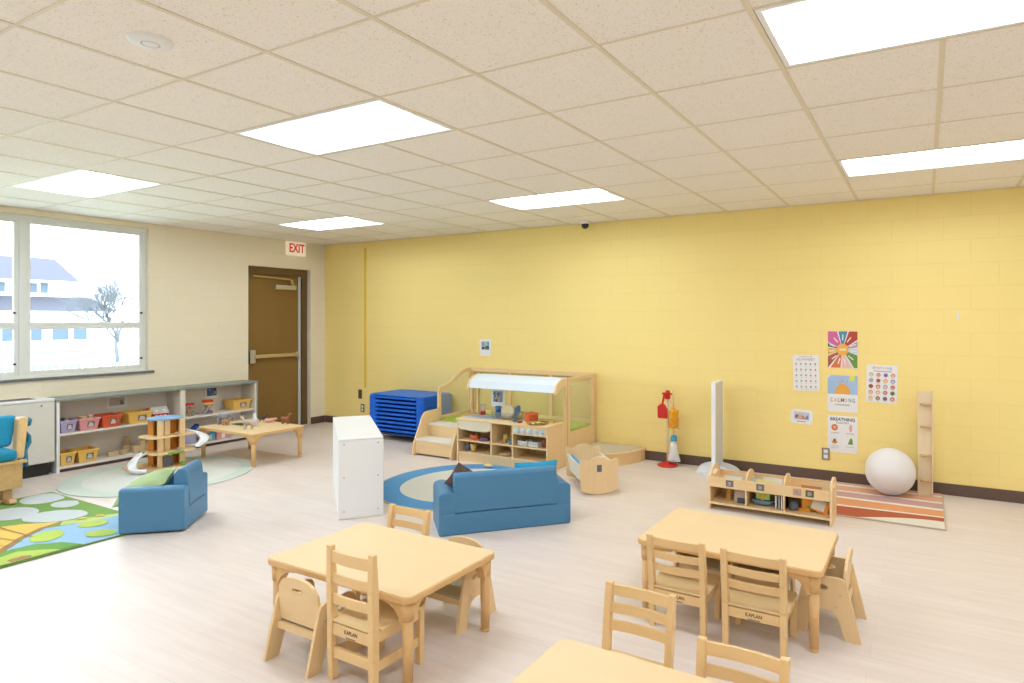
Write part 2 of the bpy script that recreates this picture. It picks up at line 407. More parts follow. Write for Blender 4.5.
# ================================================================== WINDOW
wx0, wx1 = XL - .11, XL - .05      # frame planes
def frame_bar(mb, y0, y1, z0, z1, xa=wx0, xb=wx1): mb.box(xa, xb, y0, y1, z0, z1)
wr = bpy.data.objects.new('window_1', None); COL.objects.link(wr); wr.location = (0, 0, 0); struct(wr)
f = MB()
frame_bar(f, WY0, WY1, WZ1 - .045, WZ1); frame_bar(f, WY0, WY1, WZ0, WZ0 + .035)
frame_bar(f, WY1 - .035, WY1, WZ0 + .035, WZ1 - .045); frame_bar(f, WY0, WY0 + .035, WZ0 + .035, WZ1 - .045)
for ym in (2.81, 1.68): frame_bar(f, ym - .03, ym + .03, WZ0 + .035, WZ1 - .045)
f.build('window_frame', ALU, wr, bevel=.004)
glass = glass_mat()
for (a, b) in ((2.84, WY1 - .035), (1.71, 2.78), (WY0 + .035, 1.65)):
    for (c, d) in ((WZ0 + .035, 1.47), (1.47, WZ1 - .045)):
        s = MB(); k = .036
        frame_bar(s, a, b, d - k, d, wx0 + .01, wx1 - .008); frame_bar(s, a, b, c, c + k, wx0 + .01, wx1 - .008)
        frame_bar(s, a, a + k, c + k, d - k, wx0 + .01, wx1 - .008); frame_bar(s, b - k, b, c + k, d - k, wx0 + .01, wx1 - .008)
        so = s.build('window_sash', ALU, wr, bevel=.003)
        MB().box(wx0 + .028, wx0 + .033, a + k, b - k, c + k, d - k).build('pane', glass, so)
for yy, zz in ((3.902, 1.61), (3.902, 1.09), (2.745, 1.6), (2.745, 1.09)):
    MB().cyl((wx1 - .012, yy, zz), (wx1 + .008, yy, zz), .012, .010, 12).build('latch', BLACK, wr)
struct(MB().box(XL - .05, XL + .025, WY0 - .03, WY1 + .05, WZ0 - .028, WZ0 - .001).build('trim_2', mat('dark grey sill', '#6d747a', rough=.4), bevel=.003))
struct(MB().box(XL - WOUT, XL - .11, WY0, WY1, WZ0 - .0, WZ0 + .01).build('trim_3', ALU))

# ================================================================== DOOR
dr = bpy.data.objects.new('door_1', None); COL.objects.link(dr); struct(dr)
dx = XL - .10
f = MB(); f.box(dx - .05, dx + .03, DY0, DY1, DZ - .10, DZ); f.box(dx - .05, dx + .03, DY0, DY0 + .05, 0, DZ - .10); f.box(dx - .05, dx + .03, DY1 - .09, DY1, 0, DZ - .10)
f.build('door_frame', DOORF, dr, bevel=.003)
MB().box(dx - .045, dx - .005, DY0 + .05, DY1 - .10, .01, DZ - .10).build('door_leaf', DOORB, dr, bevel=.002)
MB().box(dx - .004, dx + .010, DY1 - .135, DY1 - .10, .01, DZ - .105).build('weather_strip', mat('pale astragal', '#cfd3d6', rough=.4), dr)
pb = MB(); pb.box(dx + .03, dx + .065, 5.30, 5.98, 1.005, 1.055); o = pb.build('panic_bar', TAN, dr, bevel=.008)
MB().box(dx - .004, dx + .055, 5.24, 5.32, .94, 1.12).build('panic_bar_head', METAL, dr, bevel=.01)
MB().box(dx - .004, dx + .04, 5.95, 6.00, .99, 1.07).build('panic_bar_end', METAL, dr, bevel=.006)
cl = MB(); cl.box(dx - .004, dx + .055, 5.62, 5.95, 1.955, 2.02); cl.build('closer_body', METAL, dr, bevel=.006)
ar = MB(); ar.beam((dx + .03, 5.29, 2.125), (dx + .05, 5.85, 2.10), .02, .018); ar.beam((dx + .05, 5.85, 2.10), (dx + .06, 5.90, 2.03), .02, .018); ar.cyl((dx + .04, 5.88, 2.02), (dx + .04, 5.88, 2.10), .018); ar.build('closer_arm', TAN, dr)
MB().box(XL - WOUT, XL - .2, DY0, DY1, 0, DZ).build('door_backing', DOORF, dr)
# white-painted jamb edge right of the door
struct(MB().box(XL - .068, XL - .001, DY1 - .006, DY1 - .0005, .1, DZ - .005).build('trim_4', mat('pale jamb paint', '#e9e2d2', rough=.5)))

# exit sign
ex = root('exit_sign', 'white exit sign with red letters above the brown door', 'sign', (XL, 5.885, 2.545))
MB().box(0, .045, -.15, .15, -.105, .09).build('housing', mat('lit sign face', '#f3e3cc', rough=.5, emit=.12), ex, bevel=.006)
Rx = Matrix.Rotation(PI / 2, 4, 'Z') @ Matrix.Rotation(PI / 2, 4, 'X')     # text facing +X
MB().text('EXIT', .17, Matrix.Translation((.046, 0, -.006)) @ Rx, extrude=.001, bold=.004, width=.245).build('lettering', mat('exit red', '#e8331f', rough=.5, emit=.05), ex)

# ================================================================== LOW SHELF along the left wall
SX = -7.55
sh = root('low_bookcase', 'long low grey bookcase under the window beside the brown door', 'bookcase', (SX, 4.03, 0))
def L(y): return y - 4.03
D = XL + .002 - SX      # depth to the wall (negative x)
MB().box(D, .012, L(2.945), L(5.115), .715, .74).build('top', GREYTOP, sh, bevel=.004)
for y0, y1 in ((2.955, 2.98), (4.145, 4.2), (5.07, 5.095)):
    MB().box(D, 0, L(y0), L(y1), 0 if y0 != 4.145 else .0, .715).build('side_panel', SHELFIN if y0 > 3 else WHITE, sh)
for a, b in ((2.98, 4.145), (4.2, 5.07)):
    MB().box(D + .012, -.004, L(a), L(b), .368, .388).build('shelf_board', SHELFIN, sh)
    MB().box(D + .012, -.002, L(a), L(b), .036, .06).build('shelf_board', SHELFIN, sh)
MB().box(D, D + .01, L(2.98), L(5.07), .0, .715).build('back_panel', SHELFIN, sh)
MB().box(-.05, -.035, L(2.98), L(5.07), 0, .036).build('toe_kick', DARKBR, sh)
MB().box(D, .004, L(5.096), L(5.112), 0, .714).build('end_panel', GREYTOP, sh)

# heater cabinet
hc = root('heater_cabinet', 'off-white metal radiator cabinet on a black base, left of the low bookcase', 'radiator', (SX, 2.1, 0))
MB().box(D, 0, -1.5, .84, .125, .73).build('body', GREYM, hc, bevel=.006)
v = MB(); v.box(D, .006, -1.5, .84, .7302, .752); v.build('top', WHITE, hc, bevel=.004)
v = MB()
for k in range(4): v.box(-.26 + .05 * k, -.235 + .05 * k, -1.45, .72, .7515, .7535)
v.build('air_slots', BLACK, hc)
MB().box(.0001, .003, -1.49, .83, .135, .70).build('front_panel', GREYM, hc, bevel=.001)
MB().cyl((.002, .73, .69), (.008, .73, .69), .007).build('lock', BLACK, hc)
MB().box(D, -.03, -1.5, .80, 0, .1245).build('base', BLACK, hc)

# ---- tubs
def tub(parent, w_, d_, h_, m, label_side='x+', name=None):
    """open tapered tub with a rim; local: x depth, y width"""
    k = .84; t = .004; mb = MB()
    def ring(sx, sy, z): return [(-sx, -sy, z), (sx, -sy, z), (sx, sy, z), (-sx, sy, z)]
    X, Y = d_ / 2, w_ / 2
    r = [ring(X * k, Y * k, 0), ring(X, Y, h_ - .02), ring(X + .008, Y + .008, h_ - .02), ring(X + .008, Y + .008, h_), ring(X - .004, Y - .004, h_), ring(X * k - .003, Y * k - .003, .006)]
    vs = [p for a in r for p in a]; fs = [(3, 2, 1, 0)]
    for a in range(5):
        for i in range(4): fs.append((a * 4 + i, a * 4 + (i + 1) % 4, (a + 1) * 4 + (i + 1) % 4, (a + 1) * 4 + i))
    fs.append((20, 21, 22, 23)); mb.add(vs, fs)
    o = mb.build('tub' if name is None else name, m, parent, bevel=.006)
    lb = MB(); s = h_ * .22; xk = X * (k + (1 - k) * .45) + .006; s2 = (X * (1 - k)) / (h_ - .02)
    def q(y, z): return (X * k + s2 * z + .0025, y, z)
    yc = Y * .15; a, b, c, e = yc - Y * .36, yc + Y * .36, h_ * .22, h_ * .70
    lb.poly([q(a, c), q(b, c), q(b, e), q(a, e)])
    lb.mi(1).poly([(p[0] + .001, p[1], p[2]) for p in (q(a + Y * .06, c + h_ * .05), q(b - Y * .06, c + h_ * .05), q(b - Y * .2, e - h_ * .12), q(a + Y * .2, e - h_ * .06))])
    lb.build('picture_label', [SLATE, flat('#d9c9c0')], parent); return o
def bin_thing(y0, y1, z, h_, m, label, group='storage tubs', x=SX - .125, d=.22):
    t = root('storage_tub', label, 'tub', (x, (y0 + y1) / 2, z), group=group)
    tub(t, y1 - y0 - .018, d, h_, m); return t
S1, S0 = .3885, .0605
bin_thing(2.985, 3.140, S1, .125, PURP, 'lilac tub of wooden pieces on the upper shelf, at the left end')
bin_thing(3.146, 3.345, S1, .125, PINK, 'pink tub on the upper shelf between the lilac and coral tubs')
bin_thing(3.352, 3.550, S1, .13, REDT, 'coral red tub on the upper shelf')
bin_thing(3.60, 3.86, S1, .13, YEL, 'yellow tub on the upper shelf next to the toy barn')
bin_thing(2.985, 3.130, S0, .13, YEL, 'yellow tub on the bottom shelf, at the left end')
bin_thing(3.137, 3.335, S0, .13, YEL, 'yellow tub on the bottom shelf, second from the left end')
bin_thing(4.80, 5.055, S1, .125, YEL, 'yellow tub on the upper shelf nearest the brown door', x=SX - .15)
# wooden pieces poking out of tubs
for (y0, y1, n, cols, lb) in ((2.995, 3.13, 9, ('#d8b37c', '#e3c79a', '#5a6577'), 'heap of small wooden pieces in the lilac tub'), (3.16, 3.33, 9, ('#e3c79a', '#d9b98a', '#e8d6b0'), 'heap of pale wooden blocks in the pink tub')):
    g = MB()
    for k in range(n):
        M = Matrix.Translation((SX - .125 + random.uniform(-.06, .06), random.uniform(y0 + .035, y1 - .035), S1 + .115 + random.uniform(0, .02))) @ Euler((random.random() * 3, random.random() * 3, random.random() * 3)).to_matrix().to_4x4()
        g.mi(k % 3).box(-.012, .012, -.02, .02, -.01, .01, M=M)
    o = g.build('wooden_pieces', [flat(c) for c in cols], bevel=.002); tag(o, lb, 'toys'); o['kind'] = 'stuff'

# pictures on the bookcase back
def photo_card(yc, zc, wy, hz, cols, label, tilt=0):
    t = root('picture_card', label, 'card', (XL + .0165, yc, zc)); 
    MB().box(0, .0015, -wy / 2, wy / 2, -hz / 2, hz / 2).build('card', PAPER, t)
    g = MB(); n = len(cols)
    g.mi(0).box(.0016, .0022, -wy * .38, wy * .38, -hz * .3, hz * .36)
    rnd = random.Random(n + int(yc * 10))
    for k in range(8):
        a = rnd.uniform(-wy * .36, wy * .22); b = rnd.uniform(-hz * .28, hz * .15)
        g.mi(k % n).box(.0022 + k * .0001, .0025 + k * .0001, a, a + wy * rnd.uniform(.08, .16), b, b + hz * rnd.uniform(.1, .2))
    g.build('printed_picture', [flat(c) for c in cols], t); return t
photo_card(3.62, .62, .20, .13, ['#c9c0b8', '#8a6a60', '#6d6a80', '#d8cfc4'], 'white picture card on the bookcase back above the coral tub')
photo_card(4.68, .62, .16, .15, ['#58749a', '#33405a', '#7d98b8', '#c7d2dd'], 'blue picture card on the bookcase back above the toy jars')

# toy barn
tb = root('toy_barn', 'small red toy barn with a pale grey roof on the upper shelf', 'toy', (SX - .10, 3.955, S1))
b = MB(); b.prism([(-.055, 0), (.055, 0), (.055, .085), (0, .14), (-.055, .085)], -.085, .085, 'x', M=Matrix.Rotation(PI / 2, 4, 'Z')); b.build('walls', RED, tb, bevel=.002)
MB().prism([(-.066, .077), (-.06, .077), (0, .141), (.06, .077), (.066, .077), (0, .150)], -.09, .09, 'x', M=Matrix.Rotation(PI / 2, 4, 'Z')).build('roof', mat('pale barn roof', '#c4bfb8', rough=.6), tb)
MB().box(-.03, .0, -.12, -.087, 0, .12).lathe([(.022, .12), (.015, .14), (0, .146)], c=(-.015, -.104, 0), n=14).build('silo', RED, tb)
d_ = MB()
for y in (-.045, .0, .045): d_.box(.0555, .058, y - .016, y + .016, .012, .06)
d_.prism(ell(-.04, .105, .016, .014, 14), .036, .046, 'x').prism(ell(.04, .105, .016, .014, 14), .036, .046, 'x'); d_.build('windows', WHITEP, tb)
# jars
def jar(y, r, h_, cols, label, yel=False):
    t = root('toy_jar', label, 'jar', (SX - .075, y, S1))
    MB().lathe([(0, 0), (r * .96, 0), (r, .006), (r, h_ - .03), (r * .9, h_ - .022), (r * .9, h_ - .02), (0, h_ - .02)], n=20).build('body', plexi_mat('clear jar', '#f4f2ee', .15), t)
    MB().lathe([(r * 1.02, h_ - .022), (r * 1.04, h_ - .02), (r * 1.04, h_ - .002), (r, h_), (0, h_)], n=20).build('lid', RED, t)
    g = MB(); rnd = random.Random(int(y * 100))
    for k in range(34):
        a = rnd.random() * 6.28; rr = rnd.uniform(.2, .8) * r; z = rnd.uniform(.012, h_ - .045)
        M = Matrix.Translation((rr * math.cos(a), rr * math.sin(a), z)) @ Euler((rnd.random() * 3, rnd.random() * 3, 0)).to_matrix().to_4x4()
        g.mi(k % len(cols)).box(-.007, .007, -.009, .009, -.007, .007, M=M)
    o = g.build('toy_pieces', [flat(c) for c in cols], t); o['kind'] = 'stuff'
    if yel: MB().lathe([(r * 1.01, h_ - .05), (r * 1.01, h_ - .023)], n=20).build('yellow_band', YEL, t)
    return t
jar(4.295, .045, .15, ['#d23a2c', '#3f7f4a', '#e8e2d4', '#d8b13c', '#56606a'], 'clear toy jar with a red lid beside the bookcase divider')
jar(4.505, .062, .165, ['#c73a50', '#6a5a9a', '#cfd3dd', '#3d4a63', '#d16a8a'], 'larger toy jar with red lid and yellow band on the upper shelf', True)

# wooden blocks on the bottom shelf
BG = 'loose wooden blocks on the bottom shelf'
bl = []
blocks = [(3.50, .02, .05, .09, .045), (3.56, -.03, .06, .06, .05), (3.61, .01, .05, .08, .05), (3.66, -.05, .05, .07, .08), (3.73, .02, .06, .07, .07), (3.80, -.02, .06, .06, .12), (3.87, .02, .05, .07, .09), (3.94, -.03, .06, .07, .15), (3.70, -.11, .05, .05, .17)]
for k, (y, xo, dx_, dy_, h_) in enumerate(blocks):
    o = MB().box(-dx_ / 2, dx_ / 2, -dy_ / 2, dy_ / 2, 0, h_).build('wooden_block', TOYW, bevel=.003, loc=(SX - .13 + xo, y, S0), rot=(0, 0, random.uniform(-.5, .5)))
    tag(o, 'plain wooden block among the loose blocks on the bottom shelf behind the toy garage', 'block', BG)
o = MB().box(-.08, .08, -.07, .07, 0, .03).box(-.08, -.07, -.07, .07, .03, .2).box(.06, .07, -.07, -.06, .03, .2).box(.06, .07, .06, .07, .03, .2).box(-.08, .08, -.07, .07, .2, .215).build('wooden_dollhouse', TOYW, loc=(SX - .15, 4.06, S0), bevel=.002)
tag(o, 'unpainted wooden toy shelf frame on the bottom shelf behind the toy garage', 'toy')
# toys in the right lower bay
t = root('toy_house', 'small light blue toy house on the bottom shelf', 'toy', (SX - .09, 4.51, S0))
MB().box(-.05, .05, -.065, .065, 0, .09).build('walls', mat('aqua plastic', '#58b5c9', rough=.4), t, bevel=.004)
MB().prism([(-.075, .088), (.075, .088), (.04, .14), (-.04, .14)], -.055, .055, 'x').build('roof', BLUEP, t, bevel=.004)
MB().box(.0505, .053, -.022, .022, .01, .07).build('door', TOYW, t)
t = root('toy_house', 'small pink toy house on the bottom shelf, nearest the door', 'toy', (SX - .09, 4.68, S0))
MB().box(-.05, .05, -.08, .08, 0, .085).prism([(-.08, .085), (.08, .085), (.05, .115), (-.05, .115)], -.05, .05, 'x').build('walls', PINK, t, bevel=.004)
MB().box(.0505, .053, -.02, .02, .01, .065).build('door', WHITEP, t)
t = root('toy_ramp', 'blue plastic toy ramp on the bottom shelf behind the white slide', 'toy', (SX - .1, 4.32, S0))
MB().prism([(-.07, .10), (.08, .22), (.085, .19), (-.05, .08)], -.05, .03, 'x').build('ramp', flat('#1f5fae', .4), t, bevel=.003)
MB().box(-.05, .04, -.08, .04, 0, .11).build('tower', flat('#b9b3d6', .5), t, bevel=.003)

# ================================================================== RUGS
def rug_edge(name, loop, h_, mats, label, layers, cat='rug', loc=(0, 0, 0)):
    g = MB(); g.prism(loop, .001, h_, 'z')
    for k, (mi_, lp) in enumerate(layers):
        g.mi(mi_); z = h_ + .0004 * (k + 1); g.poly([(x, y, z) for x, y in lp])
    o = g.build(name, mats, loc=loc); return tag(o, label, cat)
def fab(h): return mat('pile ' + h, h, rough=1, noise=.07, nscale=60, bump=.35, bscale=250, spec=.1)
rug_edge('round_rug', ell(0, 0, .81, .81, 72), .008, [fab('#d2dccf'), fab('#e0e1d6')], 'pale sage green round rug under the toy garage', [(1, ell(.02, .02, .66, .66, 60))], loc=(-6.60, 3.45, 0))
rug_edge('round_rug', ell(0, 0, .81, .81, 72), .009, [mat('cream rug binding', '#c9b79c', rough=1), fab('#659fcd'), fab('#dcdacb')], 'round rug with a blue border behind the blue sofa',
         [(1, ell(0, 0, .795, .795, 72)), (2, ell(0, 0, .58, .60, 60))], loc=(-3.72, 4.60, 0))
FR = {
'W1':[(-6.49, 2.585), (-6.44, 2.58), (-6.4, 2.55), (-6.38, 2.5), (-6.37, 2.45), (-6.38, 2.41), (-6.41, 2.37), (-6.45, 2.34), (-6.5, 2.32), (-6.56, 2.32), (-6.62, 2.33), (-6.68, 2.36), (-6.72, 2.4), (-6.735, 2.44), (-6.74, 2.49), (-6.735, 2.54), (-6.71, 2.57), (-6.67, 2.585), (-6.62, 2.59), (-6.55, 2.59)],
'W2':[(-6.15, 2.56), (-6.12, 2.55), (-6.09, 2.52), (-6.08, 2.5), (-6.08, 2.47), (-6.09, 2.44), (-6.12, 2.42), (-6.15, 2.41), (-6.18, 2.4), (-6.22, 2.4), (-6.26, 2.41), (-6.29, 2.42), (-6.32, 2.45), (-6.33, 2.47), (-6.33, 2.5), (-6.32, 2.53), (-6.29, 2.55), (-6.26, 2.57), (-6.22, 2.58), (-6.18, 2.57)],
'W3':[(-5.76, 2.46), (-5.71, 2.43), (-5.69, 2.39), (-5.68, 2.34), (-5.69, 2.29), (-5.72, 2.23), (-5.77, 2.19), (-5.83, 2.15), (-5.89, 2.13), (-5.95, 2.12), (-6.01, 2.13), (-6.06, 2.16), (-6.09, 2.2), (-6.1, 2.25), (-6.09, 2.3), (-6.06, 2.36), (-6.01, 2.41), (-5.95, 2.44), (-5.89, 2.47), (-5.82, 2.47)],
'W4':[(-6.17, 2.3), (-6.11, 2.27), (-6.07, 2.23), (-6.05, 2.19), (-6.04, 2.14), (-6.06, 2.09), (-6.1, 2.05), (-6.14, 2.02), (-6.21, 2.01), (-6.27, 2.0), (-6.33, 2.01), (-6.39, 2.04), (-6.43, 2.08), (-6.46, 2.12), (-6.46, 2.17), (-6.45, 2.22), (-6.41, 2.26), (-6.36, 2.29), (-6.3, 2.31), (-6.23, 2.31)],
'Y':[(-5.94, 1.98), (-5.88, 2.08), (-5.69, 2.26), (-5.65, 2.11), (-5.52, 1.95), (-5.35, 1.81), (-5.23, 1.69), (-5.1, 1.5), (-5.9, 1.1), (-6.6, 1.3), (-6.1, 1.8)],
'BR':[(-5.7, 2.26), (-5.67, 2.26), (-5.6, 2.1), (-5.47, 1.94), (-5.32, 1.81), (-5.11, 1.62), (-5.05, 1.5), (-5.1, 1.5), (-5.16, 1.62), (-5.38, 1.80), (-5.53, 1.94), (-5.66, 2.11)],
'B':[(-5.5, 2.57), (-5.52, 2.39), (-5.57, 2.21), (-5.62, 2.13), (-5.5, 1.98), (-5.41, 1.90), (-5.32, 1.81), (-5.24, 1.78), (-5.27, 1.93), (-5.15, 2.05), (-4.99, 2.1), (-4.99, 2.58)],
'LG1':[(-5.38, 2.15), (-5.34, 2.13), (-5.3, 2.1), (-5.28, 2.07), (-5.27, 2.04), (-5.27, 2.01), (-5.29, 1.98), (-5.31, 1.96), (-5.34, 1.95), (-5.38, 1.95), (-5.42, 1.96), (-5.45, 1.98), (-5.49, 2.0), (-5.51, 2.03), (-5.52, 2.06), (-5.53, 2.1), (-5.51, 2.12), (-5.49, 2.15), (-5.46, 2.16), (-5.42, 2.16)],
'LG2':[(-5.38, 2.43), (-5.36, 2.41), (-5.34, 2.39), (-5.33, 2.37), (-5.33, 2.34), (-5.34, 2.31), (-5.36, 2.29), (-5.38, 2.27), (-5.4, 2.26), (-5.43, 2.26), (-5.46, 2.26), (-5.48, 2.28), (-5.5, 2.3), (-5.51, 2.32), (-5.51, 2.35), (-5.5, 2.38), (-5.48, 2.4), (-5.46, 2.42), (-5.43, 2.43), (-5.41, 2.44)],
'LG3':[(-5.07, 2.34), (-5.05, 2.33), (-5.03, 2.31), (-5.03, 2.29), (-5.04, 2.26), (-5.05, 2.24), (-5.07, 2.22), (-5.1, 2.2), (-5.13, 2.19), (-5.16, 2.19), (-5.19, 2.2), (-5.21, 2.21), (-5.23, 2.23), (-5.23, 2.26), (-5.23, 2.28), (-5.21, 2.31), (-5.19, 2.33), (-5.16, 2.34), (-5.13, 2.35), (-5.1, 2.35)],
'YG':[(-5.70, 2.26), (-5.62, 2.43), (-5.54, 2.585), (-5.49, 2.57), (-5.51, 2.38), (-5.59, 2.21)],
'GB':[(-5.24, 1.75), (-5.28, 1.81), (-5.27, 1.93), (-5.15, 2.05), (-4.99, 2.1), (-4.99, 1.5), (-5.05, 1.6)],
'LB':[(-5.16, 1.70), (-5.2, 1.82), (-5.12, 1.90), (-5.04, 1.96), (-4.99, 1.98), (-4.99, 1.50), (-5.08, 1.58)],
'T1':[(-5.0, 1.72), (-5.0, 1.82), (-5.04, 1.84), (-5.08, 1.80), (-5.06, 1.72)],
'F1':[(-5.63, 2.46), (-5.60, 2.50), (-5.57, 2.48), (-5.58, 2.42)], 'F2':[(-5.66, 2.37), (-5.62, 2.40), (-5.60, 2.36), (-5.63, 2.32)],
}
for k in (1, 2, 3, 4, 5): 
    pass
rug_edge('farm_rug', rrect(-6.76, -4.975, .6, 2.605, .03), .010,
         [fab('#74995a'), fab('#86aa5f'), fab('#d0d6d6'), fab('#ecc76c'), fab('#b08e62'), fab('#a3c6e2'), fab('#c6d684'), fab('#bdd26a'), fab('#7bab5a')],
         'green play rug printed with a farm pond, fields and white ovals', [(1, rrect(-6.755, -4.98, .605, 2.60, .03)), (5, FR['B']), (6, FR['YG']), (3, FR['Y']), (4, FR['BR']),
         (2, FR['W1']), (2, FR['W2']), (2, FR['W3']), (2, FR['W4']), (7, FR['LG1']), (7, FR['LG2']), (7, FR['LG3']), (8, FR['GB']), (7, FR['LB']), (4, FR['T1']), (3, FR['F1']), (3, FR['F2'])]
         + [(4, [(-5.93 + .09 * k, 1.97 - .14 * k + .0), (-5.45 + .055 * k, 2.0 - .075 * k), (-5.452 + .055 * k, 1.992 - .075 * k), (-5.93 + .09 * k, 1.96 - .14 * k)]) for k in range(4)])
# striped rug: boundaries at x=-.42 and x=.05 (front edge first)
RY0, RY1, RX0, RX1 = 5.29, 6.36, -1.05, .14
cols = ['#ece6d6', '#b55a3c', '#f0e9dc', '#e69a57', '#f0e9dc', '#c79a90', '#f0e9dc', '#e8a883', '#f0e9dc', '#e3ab8f', '#d79f86']
ya = [5.30, 5.30, 5.418, 5.60, 5.62, 5.806, 5.85, 6.022, 6.06, 6.22, 6.28, 6.36]       # at x=-.42
yb = [5.30, 5.479, 5.589, 5.622, 5.793, 5.85, 6.013, 6.059, 6.226, 6.275, 6.36, 6.36]   # at x=.05
g = MB(); g.prism(rrect(RX0, RX1, RY0, RY1, .02), .001, .011, 'z')
def sy(k, x):
    u = (x + .42) / .47
    base = ya[k] * (1 - u) + yb[k] * u if u > -.1 else ya[k] + (yb[k] - ya[k]) * (-.1) 
    return min(RY1 - .012, max(RY0 + .012, base))
NX = 16
ya2 = [5.30, 5.34, 5.50, 5.525, 5.72, 5.745, 5.93, 5.955, 6.13, 6.155, 6.36]
yl = [5.30, 5.30, 5.56, 5.60, 5.80, 5.85, 6.015, 6.055, 6.22, 6.28, 6.36]
yr = [5.30, 5.479, 5.589, 5.622, 5.793, 5.850, 6.013, 6.059, 6.226, 6.275, 6.36]
cols = ['#ece6d6', '#c06a4c', '#f0e9dc', '#e9a571', '#f0e9dc', '#d0a79e', '#f0e9dc', '#ebb292', '#f0e9dc', '#e4b39d']
for k in range(10):
    for i in range(NX):
        x0 = RX0 + .012 + (RX1 - RX0 - .024) * i / NX; x1 = RX0 + .012 + (RX1 - RX0 - .024) * (i + 1) / NX
        def yy(j, x):
            u = (x + .42) / .47
            if j == 1: return max(5.30, min(5.5, 5.30 + .19 * math.sin(max(0, min(1, (x + .45) / .55)) * PI / 2)))
            v = yl[j] * (1 - u) + yr[j] * u
            return max(5.302, min(6.348, v))
        a, b, c, d = yy(k, x0), yy(k, x1), yy(k + 1, x1), yy(k + 1, x0)
        if k == 0: a = b = 5.302
        if c - b < .001 and d - a < .001: continue
        g.mi(k + 1).poly([(x0, a, .0115), (x1, b, .0115), (x1, c, .0115), (x0, d, .0115)])
tag(g.build('striped_rug', [mat('cream rug binding', '#c9b79c', rough=1)] + [fab(c) for c in cols]), 'rust, peach and cream striped rug under the white ball', 'rug')

# ================================================================== TABLES
def table(name, label, loc, w_, d_, h_, lx=.044, group=None):
    t = root(name, label, 'table', loc, group=group)
    g = MB(); g.prism(rrect(-w_ / 2 + .006, w_ / 2 - .006, -d_ / 2 + .006, d_ / 2 - .006, .035, 6), h_ - .003, h_, 'z'); g.build('tabletop', LAMI, t)
    MB().prism(rrect(-w_ / 2, w_ / 2, -d_ / 2, d_ / 2, .04, 6), h_ - .03, h_ - .0031, 'z').build('edge_band', EDGE, t, bevel=.004)
    for sx in (-1, 1):
        for sy_ in (-1, 1):
            x, y = sx * (w_ / 2 - lx), sy_ * (d_ / 2 - lx); m = MB()
            m.cyl((x, y, .012), (x, y, h_ - .11), .021, .024, 20); m.cyl((x, y, h_ - .11), (x, y, h_ - .031), .027, .030, 20); m.cyl((x, y, 0), (x, y, .014), .022, .022, 20)
            m.cyl((x, y, h_ * .42), (x, y, h_ * .42 + .003), .0246, .0246, 20)
            # curved corner braces
            for ax, s, bl in (('y', -sx, .15), ('x', -sy_, .075)):
                pts = [(0, h_ - .031), (s * bl, h_ - .031), (s * bl, h_ - .045)] + [(s * (bl - (bl - .03) * math.sin(u * PI / 2 / 6)), h_ - .045 - .075 * (1 - math.cos(u * PI / 2 / 6))) for u in range(1, 7)] + [(0, h_ - .125)]
                if ax == 'y': m.prism([(x + a, b) for a, b in pts], y - .022 + .0, y + .022, 'y')
                else: m.prism([(y + a, b) for a, b in pts], x - .022, x + .022, 'x')
            m.build('leg', LEGW, t)
    return t
TG = 'maple classroom tables'
table('classroom_table', 'maple table in front left, with a tall ladder-back chair on its near side', (-2.325, 2.235, 0), .935, .62, .385, group=TG)
table('classroom_table', 'maple table at the right with two ladder-back chairs on its near side', (-.868, 3.36, 0), .925, .63, .385, group=TG)
table('classroom_table', 'maple table cut off by the bottom edge of the picture', (-.69, 1.665, 0), .93, .62, .385, group=TG)
table('toy_table', 'low square maple table with toy animals, beside the low bookcase', (-6.545, 4.36, 0), .98, .64, .35)

